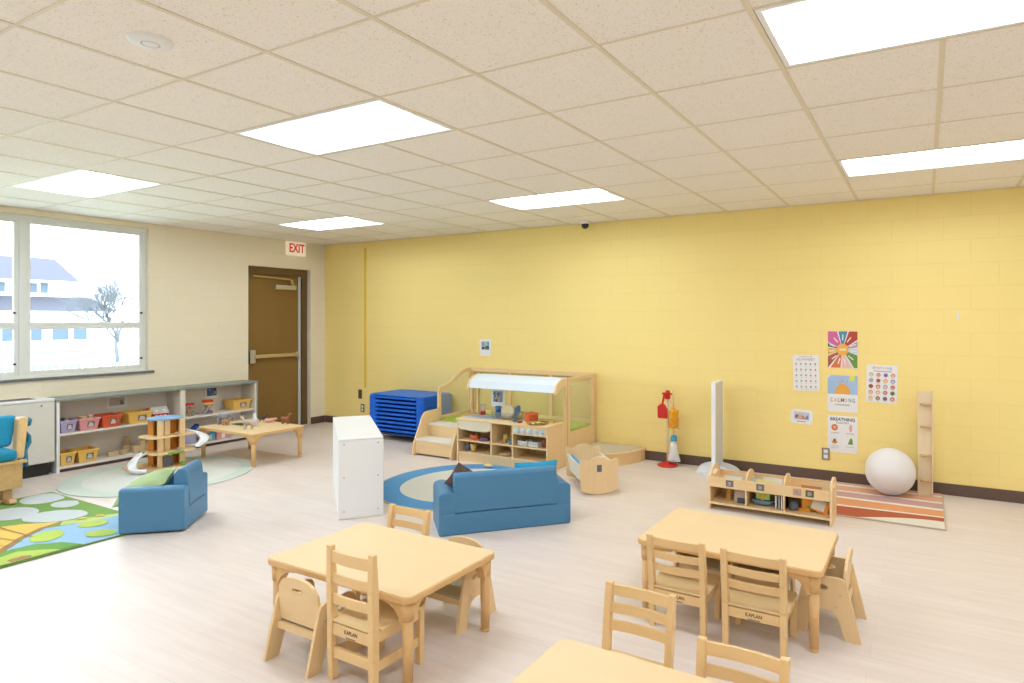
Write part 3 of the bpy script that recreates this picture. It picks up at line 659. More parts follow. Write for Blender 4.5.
# ================================================================== LADDER-BACK CHAIRS
def ladder_chair(name, label, loc, rz, w_, d_, tot, seat, slats, rail, stretch, group, kaplan=True, lean_=.035):
    t = root(name, label, 'chair', loc, rz, group)
    yb_, yf = d_ / 2 - .015, -d_ / 2 + .015; X = w_ / 2 - .015; lean = lean_; tw = -.002
    def backpt(z):   # y and x of the post centre at height z
        u = max(0, (z - seat) / (tot - seat)); return yb_ + lean * u ** 1.1, X - tw * u
    for s in (-1, 1):
        m = MB(); zs = [0, seat * .5, seat, (seat + tot) / 2, tot]; prev = None; hw = .0145
        for a, b in zip(zs[:-1], zs[1:]):
            (ya_, xa), (yb2, xb) = backpt(a), backpt(b)
            dpa = .019 if a >= seat * .5 else .014; dpb = .019 if b <= tot - .01 else .012
            if a == 0: dpa = .0135
            m.hexa([(s * xa - hw, ya_ - dpa, a), (s * xa + hw, ya_ - dpa, a), (s * xa + hw, ya_ + dpa, a), (s * xa - hw, ya_ + dpa, a)],
                   [(s * xb - hw, yb2 - dpb, b), (s * xb + hw, yb2 - dpb, b), (s * xb + hw, yb2 + dpb, b), (s * xb - hw, yb2 + dpb, b)])
        m.build('leg', MAPLEZ, t, bevel=.003)
        MB().box(s * X - .015, s * X + .015, yf - .015, yf + .015, 0, seat - .014).build('leg', MAPLEZ, t, bevel=.003)
    for z0, z1 in slats:
        (ya_, xa), (yb2, xb) = backpt(z0), backpt(z1); m = MB(); n = 8; bow = .012
        for k in range(n):     # gently curved slat
            u0, u1 = -1 + 2 * k / n, -1 + 2 * (k + 1) / n
            A = [(u * xa * .99, ya_ + bow * (1 - u * u)) for u in (u0, u1)]; B = [(u * xb * .99, yb2 + bow * (1 - u * u)) for u in (u0, u1)]
            th = .006
            m.hexa([(A[0][0], A[0][1] - th, z0), (A[1][0], A[1][1] - th, z0), (A[1][0], A[1][1] + th, z0), (A[0][0], A[0][1] + th, z0)],
                   [(B[0][0], B[0][1] - th, z1), (B[1][0], B[1][1] - th, z1), (B[1][0], B[1][1] + th, z1), (B[0][0], B[0][1] + th, z1)])
        m.build('back_slat', MAPLE, t)
    # seat notched between the posts
    o = MB().prism([(-X + .0, yb_ + .01), (X, yb_ + .01), (X, yb_ - .025), (X + .018, yb_ - .025), (X + .02, yf + .0), (X + .005, yf - .03), (-X - .005, yf - .03), (-X - .02, yf), (-X - .018, yb_ - .025), (-X, yb_ - .025)], seat - .0135, seat, 'z').build('seat', mat('solid maple seat', '#f0d39b', rough=.35, noise=.12, nscale=3, stretch=(2, 12, 2)), t, bevel=.004)
    MB().box(-X + .01, X - .01, yb_ - .008, yb_ + .010, rail[0], rail[1]).build('back_rail', MAPLE, t)
    MB().box(-X + .01, X - .01, yf - .008, yf + .008, rail[0] + .01, seat - .0145).build('front_rail', MAPLE, t)
    for s in (-1, 1): MB().box(s * X - .008, s * X + .008, yf, yb_, rail[0] + .01, seat - .0145).build('side_rail', MAPLEY, t)
    if stretch:
        z = stretch
        MB().box(-X + .01, X - .01, yb_ - .007, yb_ + .007, z, z + .045).build('stretcher', MAPLE, t)
        for s in (-1, 1): MB().box(s * X - .007, s * X + .007, yf, yb_, z - .01, z + .03).build('stretcher', MAPLEY, t)
    if kaplan:
        M = Matrix.Translation((0.0, yb_ + .0105, (rail[0] + rail[1]) / 2 + .001)) @ Matrix.Rotation(PI, 4, 'Z') @ Matrix.Rotation(PI / 2, 4, 'X')
        g = MB().text('KAPLAN', .023, M, extrude=.0004, bold=.0002, width=.075)
        g.box(-.028, .028, yb_ + .0102, yb_ + .0108, rail[0] + .003, rail[0] + .006)
        g.build('lettering', INK, t)
    return t
CG = 'ladder-back classroom chairs'
ladder_chair('ladder_back_chair', 'tallest ladder-back chair, at the near side of the left table', (-2.098, 1.985, 0), PI, .275, .30, .575, .262, [(.505, .555), (.42, .46), (.33, .37)], (.195, .245), .095, CG, lean_=.008)
SL = [(.418, .458), (.352, .388), (.285, .322)]
c1 = ladder_chair('ladder_back_chair', 'left chair of the two ladder-backs at the near side of the right table', (-1.067, 3.075, 0), PI, .295, .265, .468, .208, SL, (.145, .19), 0, CG)
copy_tree(c1, (-.690, 3.062, 0), PI, 'right chair of the two ladder-backs at the near side of the right table')
copy_tree(c1, (-2.56, 2.515, 0), 0, 'ladder-back chair on the far side of the left table beside the blue rug')
copy_tree(c1, (-.992, 2.165, 0), 0, 'ladder-back chair at the bottom centre, standing farther from the camera at the cut-off table')
copy_tree(c1, (-.52, 1.905, 0), 0, 'ladder-back chair lowest in the picture, its legs cut off by the bottom edge')

# ================================================================== TODDLER CHAIRS (plywood)
def toddler_chair(label, loc, rz, scale=1, group='plywood toddler chairs'):
    t = root('toddler_chair', label, 'chair', loc, rz, group, scale)
    def side(x0, x1):
        out = [(.165, 0), (.085, 0)] + [(.085 - .012 - .073 * math.sin(u * PI / 12) * 1.0, .04 + .09 * 1 * (1 - (1 - u / 6) ** 2)) for u in range(1, 7)]
        out = [(.162, 0), (.092, 0), (.062, .095), (.045, .122), (.02, .133), (-.02, .133), (-.045, .122), (-.062, .095), (-.082, 0), (-.150, 0), (-.098, .262), (-.088, .28), (-.07, .287), (.07, .287), (.088, .28), (.098, .262)]
        hole = ell(-.01, .235, .026, .013, 16)
        return MB().plate([out, hole], x0, x1, 'x')
    side(-.15, -.134).build('side_panel', BIRCHZ, t, bevel=.002); side(.134, .15).build('side_panel', BIRCHZ, t, bevel=.002)
    # back: rounded top with a hand slot, leaning
    top = [(-.1335, .0), (.1335, 0), (.1335, .13)] + [(.1335 - .055 + .055 * math.cos(a * PI / 12), .165 + .055 * math.sin(a * PI / 12)) for a in range(0, 6)]
    top = [(-.1335, 0), (.1335, 0), (.1335, .12), (.128, .155), (.108, .185), (.07, .203), (.02, .21), (-.02, .21), (-.07, .203), (-.108, .185), (-.128, .155), (-.1335, .12)]
    M = Matrix.Translation((0, .078, .168)) @ Matrix.Rotation(-.08, 4, 'X')
    MB().plate([top, rrect(-.038, .038, .140, .162, .0108, 5)], -.007, .007, 'y', M=M).build('backrest', BIRCH, t, bevel=.002)
    MB().box(-.1335, .1335, -.10, .085, .146, .158).build('seat', OLIVE, t, bevel=.002)
    MB().box(-.1335, .1335, -.10, -.088, .115, .1455).build('seat_rail', BIRCH, t); MB().box(-.1335, .1335, .0855, .10, .128, .158).build('seat_rail', BIRCH, t)
    b = MB()
    for s in (-1, 1):
        for y, z in ((-.05, .152), (.05, .152), (.07, .21)): b.cyl((s * .1495, y, z), (s * .1515, y, z), .006, n=10)
    b.build('bolts', METAL, t); return t
t0 = toddler_chair('plywood toddler chair at the left table, left of the tallest ladder-back, hand slot facing us', (-2.455, 1.95, 0), PI)
copy_tree(t0, (-2.135, 2.545, 0), 0, 'plywood toddler chair tucked under the far right corner of the left table')
copy_tree(t0, (-.425, 3.40, 0), -PI / 2, 'plywood toddler chair at the right end of the right table', scale=1.02)
copy_tree(t0, (-1.10, 3.52, 0), 0, 'toddler chair tucked under the right table on its far side, left one')
copy_tree(t0, (-.78, 3.52, 0), 0, 'toddler chair tucked under the right table on its far side, right one')

# ================================================================== SOFA + ARMCHAIR
def cushion_block(parent, name, x0, x1, y0, y1, z0, z1, bev, m=SOFA):
    return MB().box(x0, x1, y0, y1, z0, z1).build(name, m, parent, bevel=bev, seg=5)
def sofa(name, label, cat, loc, rz, w_, d_, arm, armh, backh, seath=.2):
    t = root(name, label, cat, loc, rz); X = w_ / 2; yb_ = d_ / 2
    MB().box(-X + .01, X - .01, -yb_ + .01, yb_, .0, .155).build('base', SOFA, t, bevel=.012, seg=3)
    for s in (-1, 1):
        a, b = (-X, -X + arm) if s < 0 else (X - arm, X)
        m = MB(); n = 8; r = arm / 2; prof = [(a, 0), (b, 0)] + [((a + b) / 2 + r * math.cos(PI * k / n), armh - r * .55 + r * .55 * math.sin(PI * k / n)) for k in range(n + 1)]
        m.prism(prof, -yb_, yb_ - .002, 'y'); m.build('arm', SOFA, t, bevel=.012, seg=3)
    MB().box(-X + arm + .002, X - arm - .002, -yb_ + .004, yb_ - .13, .156, seath).build('seat_cushion', SOFA, t, bevel=.02, seg=4)
    # leaning back cushion with a rounded top
    prof = [(yb_ - .135, .157), (yb_ + .004, .157), (yb_ + .004, .24), (yb_ - .012, backh - .03), (yb_ - .025, backh - .008), (yb_ - .05, backh), (yb_ - .075, backh - .006), (yb_ - .095, backh - .03)]
    MB().prism(prof, -X + arm - .012, X - arm + .012, 'x').build('backrest', SOFA, t, bevel=.012, seg=3)
    return t
sofa('sofa', 'small blue vinyl sofa seen from behind, in the room centre', 'sofa', (-2.81, 3.90, 0), math.radians(-132.4), .98, .40, .12, .310, .435)
sofa('armchair', 'small blue vinyl armchair between the farm rug and the toy garage', 'armchair', (-4.995, 2.635, .0115), math.radians(-48.7), .485, .425, .10, .32, .43)
def pillow(name, label, m, w_, h_, t_, M, group=None):
    g = MB(); n = 12; vs = []; fs = []
    for s in (1, -1):
        for i in range(n + 1):
            for j in range(n + 1):
                u, v = -1 + 2 * i / n, -1 + 2 * j / n
                e = (1 - abs(u) ** 2.6) ** .5 * (1 - abs(v) ** 2.6) ** .5
                k = 1 - .07 * (1 - abs(u * v))        # pinched sides, sharp corners
                vs.append((u * w_ / 2 * (k if abs(v) < .999 or 1 else 1), v * h_ / 2 * k, s * t_ / 2 * e))
    N1 = (n + 1) ** 2
    for q in range(2):
        for i in range(n):
            for j in range(n):
                a = q * N1 + i * (n + 1) + j; f_ = (a, a + n + 1, a + n + 2, a + 1); fs.append(f_ if q == 0 else tuple(reversed(f_)))
    g.add(vs, fs, smooth=True); o = g.build(name, m); o.matrix_world = M; return tag(o, label, 'pillow', group)
def TR(loc, rx=0, ry=0, rz=0): return Matrix.Translation(loc) @ Euler((rx, ry, rz)).to_matrix().to_4x4()
Ms = Matrix.Translation((-2.80, 3.905, 0)) @ Matrix.Rotation(math.radians(-132.4), 4, 'Z')
pillow('brown_pillow', 'dark brown cushion leaning in the left arm corner of the blue sofa', BROWNC, .26, .26, .08, Ms @ TR((.29, -.04, .305), math.radians(70), math.radians(-32), 0))
pillow('turquoise_pillow', 'turquoise cushion just showing above the back of the blue sofa', TURQ, .34, .26, .07, Ms @ TR((-.255, .0, .318), math.radians(80), 0, 0))
Ma = Matrix.Translation((-4.995, 2.635, 0)) @ Matrix.Rotation(math.radians(-48.7), 4, 'Z')
pillow('green_pillow', 'sage green cushion lying across the blue armchair', GREENC, .37, .36, .14, Ma @ TR((0.01, -.13, .29), math.radians(24), math.radians(6), math.radians(8)))

# ================================================================== WHITE CABINET (seen from behind)
wc = root('white_cabinet', 'long white toy cabinet standing alone on the floor, its screwed end panel towards us', 'cabinet', (-3.815, 3.447, 0), math.radians(52))
CLN = 1.2
MB().box(-.167, .167, 0, .014, 0, .602).build('end_panel', WHITE, wc, bevel=.008)
MB().box(-.167, .167, CLN - .014, CLN, 0, .602).build('end_panel', WHITE, wc, bevel=.008)
MB().box(-.163, -.150, .0145, CLN - .0145, .0, .60).build('back_panel', WHITE, wc, bevel=.003)
MB().box(-.167, .167, -.001, CLN, .6025, .618).build('top', WHITE, wc, bevel=.006)
for z in (.04, .31): MB().box(-.1495, .160, .0145, CLN - .0145, z, z + .016).build('shelf_board', WHITE, wc)
MB().box(-.1495, .160, CLN / 2 - .008, CLN / 2 + .008, .3265, .60).build('divider', WHITE, wc)
s_ = MB()
for x in (-.125, .125):
    for z in (.06, .32, .575): s_.cyl((x, -.003, z), (x, .001, z), .006, n=10)
s_.build('screws', mat('brass screws', '#c9b896', rough=.4, metal=.4), wc)

# ================================================================== COT STACK
def cot(loc, label):
    t = root('stacking_cot', label, 'cot', loc, 0, 'stack of blue cots')
    W_, D_ = .93, .59
    for s in (-1, 1):
        lp = rrect(-.065, .065, -D_ / 2, D_ / 2, .06, 5) if s > 0 else rrect(-.065, .065, -D_ / 2, D_ / 2, .06, 5)
        MB().prism([(s * (W_ / 2 - .065) + x, y) for x, y in lp], 0, .0515, 'z').build('end_frame', COTB, t, bevel=.006)
    for s in (-1, 1): MB().box(-W_ / 2 + .12, W_ / 2 - .12, s * (D_ / 2 - .028) - .012, s * (D_ / 2 - .028) + .012, .016, .044).build('side_rail', COTB, t, bevel=.006)
    MB().box(-W_ / 2 + .13, W_ / 2 - .13, -D_ / 2 + .04, D_ / 2 - .04, .032, .036).build('bed_fabric', COTF, t)
    return t
N = 9; names = ['bottom cot', 'second cot from the bottom', 'third cot from the bottom', 'fourth cot from the bottom', 'middle cot', 'fourth cot from the top', 'third cot from the top', 'second cot from the top', 'topmost cot']
c0 = None
for k in range(N):
    lb = names[k] + ' in the stack of blue cots by the yellow wall'; p = (-5.815 , 6.075, .10 + .0518 * k)
    if c0 is None: c0 = cot(p, lb)
    else: copy_tree(c0, p, 0, lb)
# cover mat of the top cot, slightly domed
g = MB(); g.prism(rrect(-.45, .45, -.285, .285, .06, 5), 0, .014, 'z')
tag(g.build('cot_sheet', mat('bright blue vinyl', '#1070dc', rough=.5), loc=(-5.815, 6.075, .5668), bevel=.005), 'bright blue cover sheet on the topmost cot', 'sheet')
cr = root('cot_trolley', 'low black wheeled trolley under the stack of blue cots', 'trolley', (-5.815, 6.075, 0))
MB().box(-.44, .44, -.26, .26, .07, .0985).build('platform', mat('dark blue trolley', '#17457e', rough=.5), cr, bevel=.004)
for sx in (-1, 1):
    for sy_ in (-1, 1): MB().cyl((sx * .38 - .012, sy_ * .2, .028), (sx * .38 + .012, sy_ * .2, .028), .028, n=16).box(sx * .38 - .018, sx * .38 + .018, sy_ * .2 - .01, sy_ * .2 + .01, .04, .0695).build('caster', BLACK, cr)

# ================================================================== PLAY LOFT
lo = root('play_loft', 'birch play loft with steps, green mat and see-through guard panels by the yellow wall', 'play loft', (-4.18, 6.05, 0))
def O(x, y, z=0): return (x + 4.18, y - 6.05, z)
LX0, LX1, LY0, LY1, PZ = -5.06, -3.29, 5.74, 6.378, .335
PLX = plexi_mat('clear acrylic guard', '#f2e4b4', .16)
def lbox(mb, x0, x1, y0, y1, z0, z1): return mb.box(x0 + 4.18, x1 + 4.18, y0 - 6.05, y1 - 6.05, z0, z1)
lbox(MB(), LX0 + .02, LX1 - .02, LY0, LY1, PZ - .03, PZ - .001).build('platform', BIRCH, lo)
lbox(MB(), LX0 + .03, LX1 - .03, LY0 + .01, LY1 - .04, PZ, PZ + .02).build('floor_mat', LIME, lo, bevel=.004)
lbox(MB(), -4.50, LX1 - .022, LY0 - .001, LY0 + .015, 0, PZ - .031).build('front_panel', BIRCH, lo)
# back frame with panels
fr = MB()
lbox(fr, LX0 - .01, LX1 + .01, LY1 - .03, LY1, .875, .925); lbox(fr, LX0 - .01, LX0 + .03, LY1 - .03, LY1, 0, .875); lbox(fr, LX1 - .05, LX1 + .01, LY1 - .03, LY1, 0, .875)
for x in (-4.46, -3.87): lbox(fr, x - .022, x + .022, LY1 - .028, LY1 - .002, PZ, .875)
lbox(fr, LX0 + .03, LX1 - .05, LY1 - .03, LY1, PZ - .03, PZ + .06)
fr.build('back_frame', BIRCHZ, lo, bevel=.004)
lbox(MB(), LX0 + .03, LX1 - .05, LY1 - .018, LY1 - .012, PZ + .06, .875).build('back_panel', PLX, lo)
# left guard in the side plane: arched top
oy = 6.05
outer = [(LY0, 0), (LY1 - .032, 0), (LY1 - .032, .925), (6.30, .925), (6.2, .91), (6.08, .86), (6.0, .80), (5.93, .765), (5.85, .745), (5.78, .735), (LY0 + .012, .72), (LY0, .70)]
inner = [(LY0 + .045, PZ + .05), (LY1 - .07, PZ + .05), (LY1 - .07, .88), (6.29, .88), (6.20, .862), (6.11, .82), (6.02, .765), (5.94, .722), (5.86, .70), (5.80, .69), (LY0 + .055, .68), (LY0 + .045, .66)]
MB().plate([[(a - oy, b) for a, b in outer], [(a - oy, b) for a, b in inner]], LX0 + 4.18 - .012, LX0 + 4.18 + .012, 'x').build('side_guard', BIRCHZ, lo, bevel=.003)
MB().prism([(a - oy, b) for a, b in inner], LX0 + 4.18 - .003, LX0 + 4.18 + .003, 'x').build('side_guard_panel', PLX, lo)
# right guard
outer = [(LY0, 0), (LY1 - .032, 0), (LY1 - .032, .918), (LY0, .918)]; inner = [(LY0 + .05, .375), (LY1 - .09, .345), (LY1 - .09, .875), (LY0 + .05, .895)]
outer = [(LY0, 0), (LY1 - .032, 0), (LY1 - .032, .918), (LY0, .918)]
inner = [(LY0 + .045, .34), (LY1 - .09, .34), (LY1 - .09, .875), (LY0 + .045, .89)]
MB().plate([[(a - oy, b) for a, b in outer], [(a - oy, b) for a, b in inner]], LX1 + 4.18 - .012, LX1 + 4.18 + .012, 'x').build('side_guard', BIRCHZ, lo, bevel=.003)
MB().prism([(a - oy, b) for a, b in inner[:2] + [(LY1 - .09, .825), (LY0 + .045, .835)]], LX1 + 4.18 - .003, LX1 + 4.18 + .003, 'x').build('side_guard_panel', PLX, lo)
# steps
for x in (LX0, -4.51):
    pts = [(5.31, 0), (5.31, .03), (5.325, .13), (5.47, .42), (5.50, .455), (5.54, .468), (LY0 - .001, .475), (LY0 - .001, 0)]
    MB().prism([(a - oy, b) for a, b in pts], x + 4.18 - .011, x + 4.18 + .011, 'x').build('step_side', BIRCHZ, lo, bevel=.003)
for k, (y0, y1, z) in enumerate(((5.345, 5.56, .185), (5.56, LY0 - .002, .33))):
    lbox(MB(), LX0 + .0115, -4.5215, y0, y1, z - .02, z).build('step_tread', mat('white step', '#eeeae0', rough=.4), lo)
    lbox(MB(), LX0 + .0115, -4.5215, y0 + .006, y0 + .02, .02 if k == 0 else .1851, z - .0205).build('step_riser', BIRCH, lo)

# ================================================================== PLAY KITCHEN
kx0, kx1, ky0, ky1, kz = -4.445, -3.285, 5.34, 5.725, .465
pk = root('play_kitchen', 'birch play kitchen with white blue awning, in front of the play loft', 'play kitchen', ((kx0 + kx1) / 2, (ky0 + ky1) / 2, 0))
ox, oyk = (kx0 + kx1) / 2, (ky0 + ky1) / 2
def kb(x0, x1, y0, y1, z0, z1, mb=None): return (mb or MB()).box(x0 - ox, x1 - ox, y0 - oyk, y1 - oyk, z0, z1)
for x in (kx0, kx1 - .02):
    pts = [(ky0, 0), (ky1 - .041, 0), (ky1 - .041, kz - .02), (ky0, kz - .02)]
    kb(x, x + .02, ky0, ky1 - .04, 0, kz - .022).build('side_panel', BIRCHZ, pk, bevel=.003)
    MB().prism([(ky1 - .0395 - oyk, 0), (ky1 - oyk, 0), (ky1 - oyk, .925), (ky1 - .0395 - oyk, .925)], x - ox, x - ox + .022, 'x').build('post', BIRCHZ, pk, bevel=.003)
kb(kx0 - .005, kx1 + .005, ky0 - .012, ky1 - .041, kz - .0215, kz).build('countertop', BIRCH, pk, bevel=.004)
kb(kx0 + .02, kx1 - .02, ky1 - .06, ky1 - .045, .03, kz - .022).build('back_panel', BIRCH, pk)
for x in (-3.985, -3.715): kb(x - .008, x + .008, ky0 + .003, ky1 - .0605, .106, kz - .022).build('divider', BIRCHZ, pk)
kb(kx0 + .02, kx1 - .02, ky0 + .002, ky1 - .0605, .088, .105).build('shelf_board', BIRCH, pk)
for a, b in ((kx0 + .02, -3.993), (-3.977, -3.723), (-3.707, kx1 - .02)): kb(a, b, ky0 + .004, ky1 - .0605, .222, .236).build('shelf_board', BIRCH, pk)
kb(kx0 + .02, kx1 - .02, ky0 + .012, ky0 + .024, .0, .0875).build('toe_panel', BIRCH, pk)
g = MB(); g.prism([(kx0 + .02 - ox, kz - .022), (-3.993 - ox, kz - .022), (-3.993 - ox, .36), (-4.05 - ox, .345), (-4.23 - ox, .34), (-4.40 - ox, .35), (kx0 + .02 - ox, .365)], ky0 - oyk + .002, ky0 - oyk + .014, 'y'); g.build('sink_apron', mat('cream apron', '#efe3c6', rough=.5), pk)
kb(-3.707, kx1 - .02, ky0 + .002, ky0 + .012, .355, kz - .022).build('control_panel', BIRCH, pk)
for k in range(5):
    x = -3.66 + k * .077 - ox
    MB().cyl((x, ky0 - oyk + .0015, .398), (x, ky0 - oyk - .003, .398), .031, n=20).cyl((x, ky0 - oyk - .003, .398), (x, ky0 - oyk - .02, .398), .014, n=14).box(x - .006, x + .006, ky0 - oyk - .022, ky0 - oyk - .0205, .385, .411).build('knob', [mat('pale blue knob', '#d3e2ec', rough=.4)], pk)
# basin
MB().plate([rrect(-4.43 - ox, -4.02 - ox, 5.41 - oyk, 5.64 - oyk, .05)], kz, kz + .004, 'z').build('basin_rim', mat('blue grey basin', '#c2d0dc', rough=.3), pk)
MB().lathe([(.0, .0045), (.15, .0045), (.165, .007)], c=(-4.225 - ox, 5.525 - oyk, kz), sx=1.0, sy=.55, n=28).build('basin', mat('blue basin', '#9fb6cb', rough=.3), pk)
# awning
pts = [(ky1 - .0, .925), (5.62, .921), (5.55, .90), (5.50, .865), (5.47, .805), (5.465, .79), (5.476, .788), (5.482, .80), (5.512, .857), (5.558, .886), (5.622, .905), (ky1, .909)]
MB().prism([(a - oyk, b) for a, b in pts], kx0 + .065 + .022 - ox, kx1 + .035 - .022 - ox, 'x', M=Matrix.Translation((.0, -.03, 0))).build('awning', AWN, pk)
for x in (kx0 + .065, kx1 + .035 - .0215):
    q = [(5.684, .926), (5.62, .926), (5.545, .905), (5.492, .868), (5.458, .80), (5.458, .775), (5.50, .775), (5.56, .82), (5.684, .84)]
    MB().prism([(a - oyk, b) for a, b in q], x - ox, x - ox + .0215, 'x', M=Matrix.Translation((.0, -.03, 0))).build('awning_bracket', BIRCHZ, pk, bevel=.002)
# S-curved bracket at the left post
pts = []
cen = [(5.66, .47), (5.62, .50), (5.58, .55), (5.57, .62), (5.59, .68), (5.58, .73), (5.60, .77), (5.66, .79)]
o = MB().tube([(kx0 + .011 - ox, a - oyk, b) for a, b in cen], .014, 8).build('scroll_bracket', BIRCHZ, pk)
# hanging picture + toys on the counter
t = root('picture_card', 'white framed picture card hanging below the kitchen awning', 'card', (-4.155, 5.70, .665))
MB().box(-.09, .09, -.004, 0, -.105, .095).build('card', WHITE, t, bevel=.001)
g = MB(); g.box(-.062, .062, -.0048, -.0041, -.05, .072); rnd = random.Random(3)
for k in range(14):
    a, b = rnd.uniform(-.06, .035), rnd.uniform(-.048, .045); g.mi(1 + k % 3).box(a, a + .025, -.0052 - k * .0001, -.0049 - k * .0001, b, b + .028)
g.build('printed_picture', [flat('#8d9aa8'), flat('#3d4c66'), flat('#c9b39c'), flat('#4f86c6')], t)
MB().beam((-.0, -.002, .095), (0, .03, .215), .004, .004).build('hanger', STEEL, t)
def simple(name, mb, m, label, cat, loc, rz=0, group=None, bevel=0):
    o = mb.build(name, m, loc=loc, rot=(0, 0, rz), bevel=bevel); return tag(o, label, cat, group)
KZ = kz + .0005
p = root('toy_pot', 'orange red toy pot on the kitchen counter', 'pot', (-3.62, 5.56, KZ))
MB().lathe([(0, 0), (.062, 0), (.07, .012), (.072, .075), (.077, .08), (.072, .085), (.066, .08), (.064, .015), (0, .012)], n=24).build('bowl', ORANGE, p)
MB().lathe([(.0, .093), (.02, .092), (.07, .084)], n=24).cyl((0, 0, .092), (0, 0, .108), .009, n=10).build('lid', ORANGE, p)
bk = root('wire_basket', 'grey wire dish basket holding a toy plate on the kitchen counter', 'basket', (-3.93, 5.56, KZ + .004))
g = MB()
for k in range(6):
    z = k * .014
    sc = 1 + k * .02; g.tube([(x * sc, y * sc, z) for x, y in rrect(-.15, .15, -.085, .085, .02, 3)], .0022, 5, closed=True)
for k in range(13):
    x = -.14 + .28 * k / 12; g.tube([(x * 1.1, -.093, .07), (x, -.085, 0), (x, .085, 0), (x * 1.1, .093, .07)], .0018, 5)
g.build('wire_frame', STEEL, bk)
plate_prof = [(0, 0), (.05, .002), (.075, .012), (.077, .015), (.05, .007), (0, .005)]
o = MB().lathe(plate_prof, n=24).build('toy_plate', mat('cream wood plate', '#e9d7ae', rough=.5)); o.matrix_world = TR((-3.90, 5.535, KZ + .085), math.radians(78), 0, math.radians(12)); tag(o, 'cream round toy plate standing in the wire basket', 'plate')
o = MB().lathe(plate_prof, n=24).build('toy_plate', flat('#4f7fae', .4)); o.matrix_world = TR((-3.83, 5.60, KZ + .07), math.radians(60), 0, math.radians(-30)); tag(o, 'blue toy plate leaning in the wire basket', 'plate')
cup = [(0, 0), (.028, 0), (.034, .06), (.031, .06), (.026, .006), (0, .006)]
def cuph(): return MB().lathe(cup, n=18).tube([(.032, 0, .048), (.05, 0, .045), (.052, 0, .03), (.046, 0, .016), (.03, 0, .014)], .004, 6)
simple('toy_cup', cuph(), BLUEP, 'blue toy cup stacked on another blue cup by the wire basket', 'cup', (-4.08, 5.60, KZ + .0605), .6)
simple('toy_cup', cuph(), flat('#2f74b8', .4), 'blue toy cup standing on the counter under another cup', 'cup', (-4.08, 5.60, KZ), 2.0)
bl_ = root('toy_blender', 'clear toy blender with a red base behind the kitchen sink', 'toy', (-4.33, 5.655, KZ + .006))
MB().lathe([(0, 0), (.032, 0), (.028, .04), (0, .042)], n=18).build('base', RED, bl_)
MB().lathe([(.022, .043), (.034, .11), (.036, .115), (.0, .118)], n=18).build('jug', plexi_mat('clear jug', '#dfe6ea', .4), bl_)
tr = root('toy_tray', 'round wooden toy pizza tray at the right end of the counter', 'tray', (-3.47, 5.44, KZ))
MB().lathe([(0, 0), (.09, 0), (.115, .012), (.117, .016), (.09, .006), (0, .005)], n=28).build('tray', flat('#b98a52', .5), tr)
g = MB(); rnd = random.Random(5)
for k in range(9):
    a, r_ = rnd.random() * 6.3, rnd.uniform(.01, .075); g.mi(k % 3).ball((r_ * math.cos(a), r_ * math.sin(a), .015), .018, .012, .009, n=8, m=6)
g.build('toy_toppings', [flat('#d8b13c'), flat('#8aa648'), flat('#e9dcb8')], tr)
for k, (x, y, c, lb) in enumerate(((-3.73, 5.42, '#3f6f9f', 'small blue toy utensil lying on the counter edge'), (-3.66, 5.40, '#a3323c', 'small dark red toy food piece on the counter edge'), (-3.36, 5.60, '#d9a43c', 'yellow toy food piece at the back right of the counter'))):
    simple('toy_food', MB().ball((0, 0, .012), .035, .018, .012, n=12, m=8), flat(c, .5), lb, 'toy', (x, y, KZ), k)
# toys in the kitchen shelves
K2, K1 = .2365, .1055
p = root('toy_pot', 'small orange toy pot on the upper left kitchen shelf', 'pot', (-4.27, 5.44, K2))
MB().lathe([(0, 0), (.05, 0), (.056, .008), (.058, .05), (.054, .05), (.05, .01), (0, .008)], n=22).build('bowl', ORANGE, p)
MB().tube([(-.055, -.02, .04), (-.10, -.04, .045), (-.13, -.05, .045)], .007, 6).build('handle', flat('#8a6a3a'), p)
g = MB(); [g.mi(k % 3).ball((.02 * math.cos(k * 2.1), .02 * math.sin(k * 2.1), .05), .018, n=8, m=6) for k in range(4)]
tag(g.build('toy_vegetables', [GREEN, YEL, flat('#b5462f')], loc=(-4.27, 5.44, K2)), 'toy vegetables piled in the small orange pot', 'toys'); bpy.data.objects[-1] if 0 else None
simple('toy_dish', MB().box(-.05, .05, -.04, .04, 0, .018).box(-.035, .04, -.03, .03, .018, .034), flat('#7d5a86', .5), 'purple toy dish on the upper left kitchen shelf', 'toy', (-4.13, 5.42, K2), .3, bevel=.004)
simple('toy_dish', MB().box(-.06, .05, -.03, .03, 0, .02), flat('#3f6fb0', .5), 'flat blue toy dish beside the purple dish on the kitchen shelf', 'toy', (-4.04, 5.50, K2), -.2, bevel=.004)
simple('toy_can', MB().lathe([(0, 0), (.026, 0), (.026, .075), (0, .075)], n=18).mi(1).lathe([(.0265, .076), (.027, .078), (.027, .09), (0, .09)], n=18), [flat('#5a7fb0', .4), flat('#cf6a3c', .4)], 'blue toy can with an orange top on the lower left kitchen shelf', 'toy', (-4.36, 5.43, K1))
simple('toy_cup', MB().lathe([(0, 0), (.026, 0), (.036, .08), (.032, .08), (.024, .006), (0, .006)], n=18), flat('#dcb36a', .5), 'tan toy tumbler on the lower left kitchen shelf', 'cup', (-4.27, 5.41, K1))
simple('toy_can', MB().lathe([(0, 0), (.028, 0), (.028, .06), (0, .06)], n=16), flat('#5b6168', .5), 'dark grey toy can at the back of the lower left kitchen shelf', 'toy', (-4.10, 5.55, K1))
simple('toy_jug', MB().lathe([(0, 0), (.03, 0), (.033, .05), (.024, .07), (.027, .085), (0, .08)], n=18).tube([(.03, 0, .06), (.05, 0, .055), (.05, 0, .025), (.03, 0, .02)], .005, 6), flat('#cfae62', .5), 'tan toy jug on the middle kitchen shelf', 'toy', (-3.87, 5.45, K2))
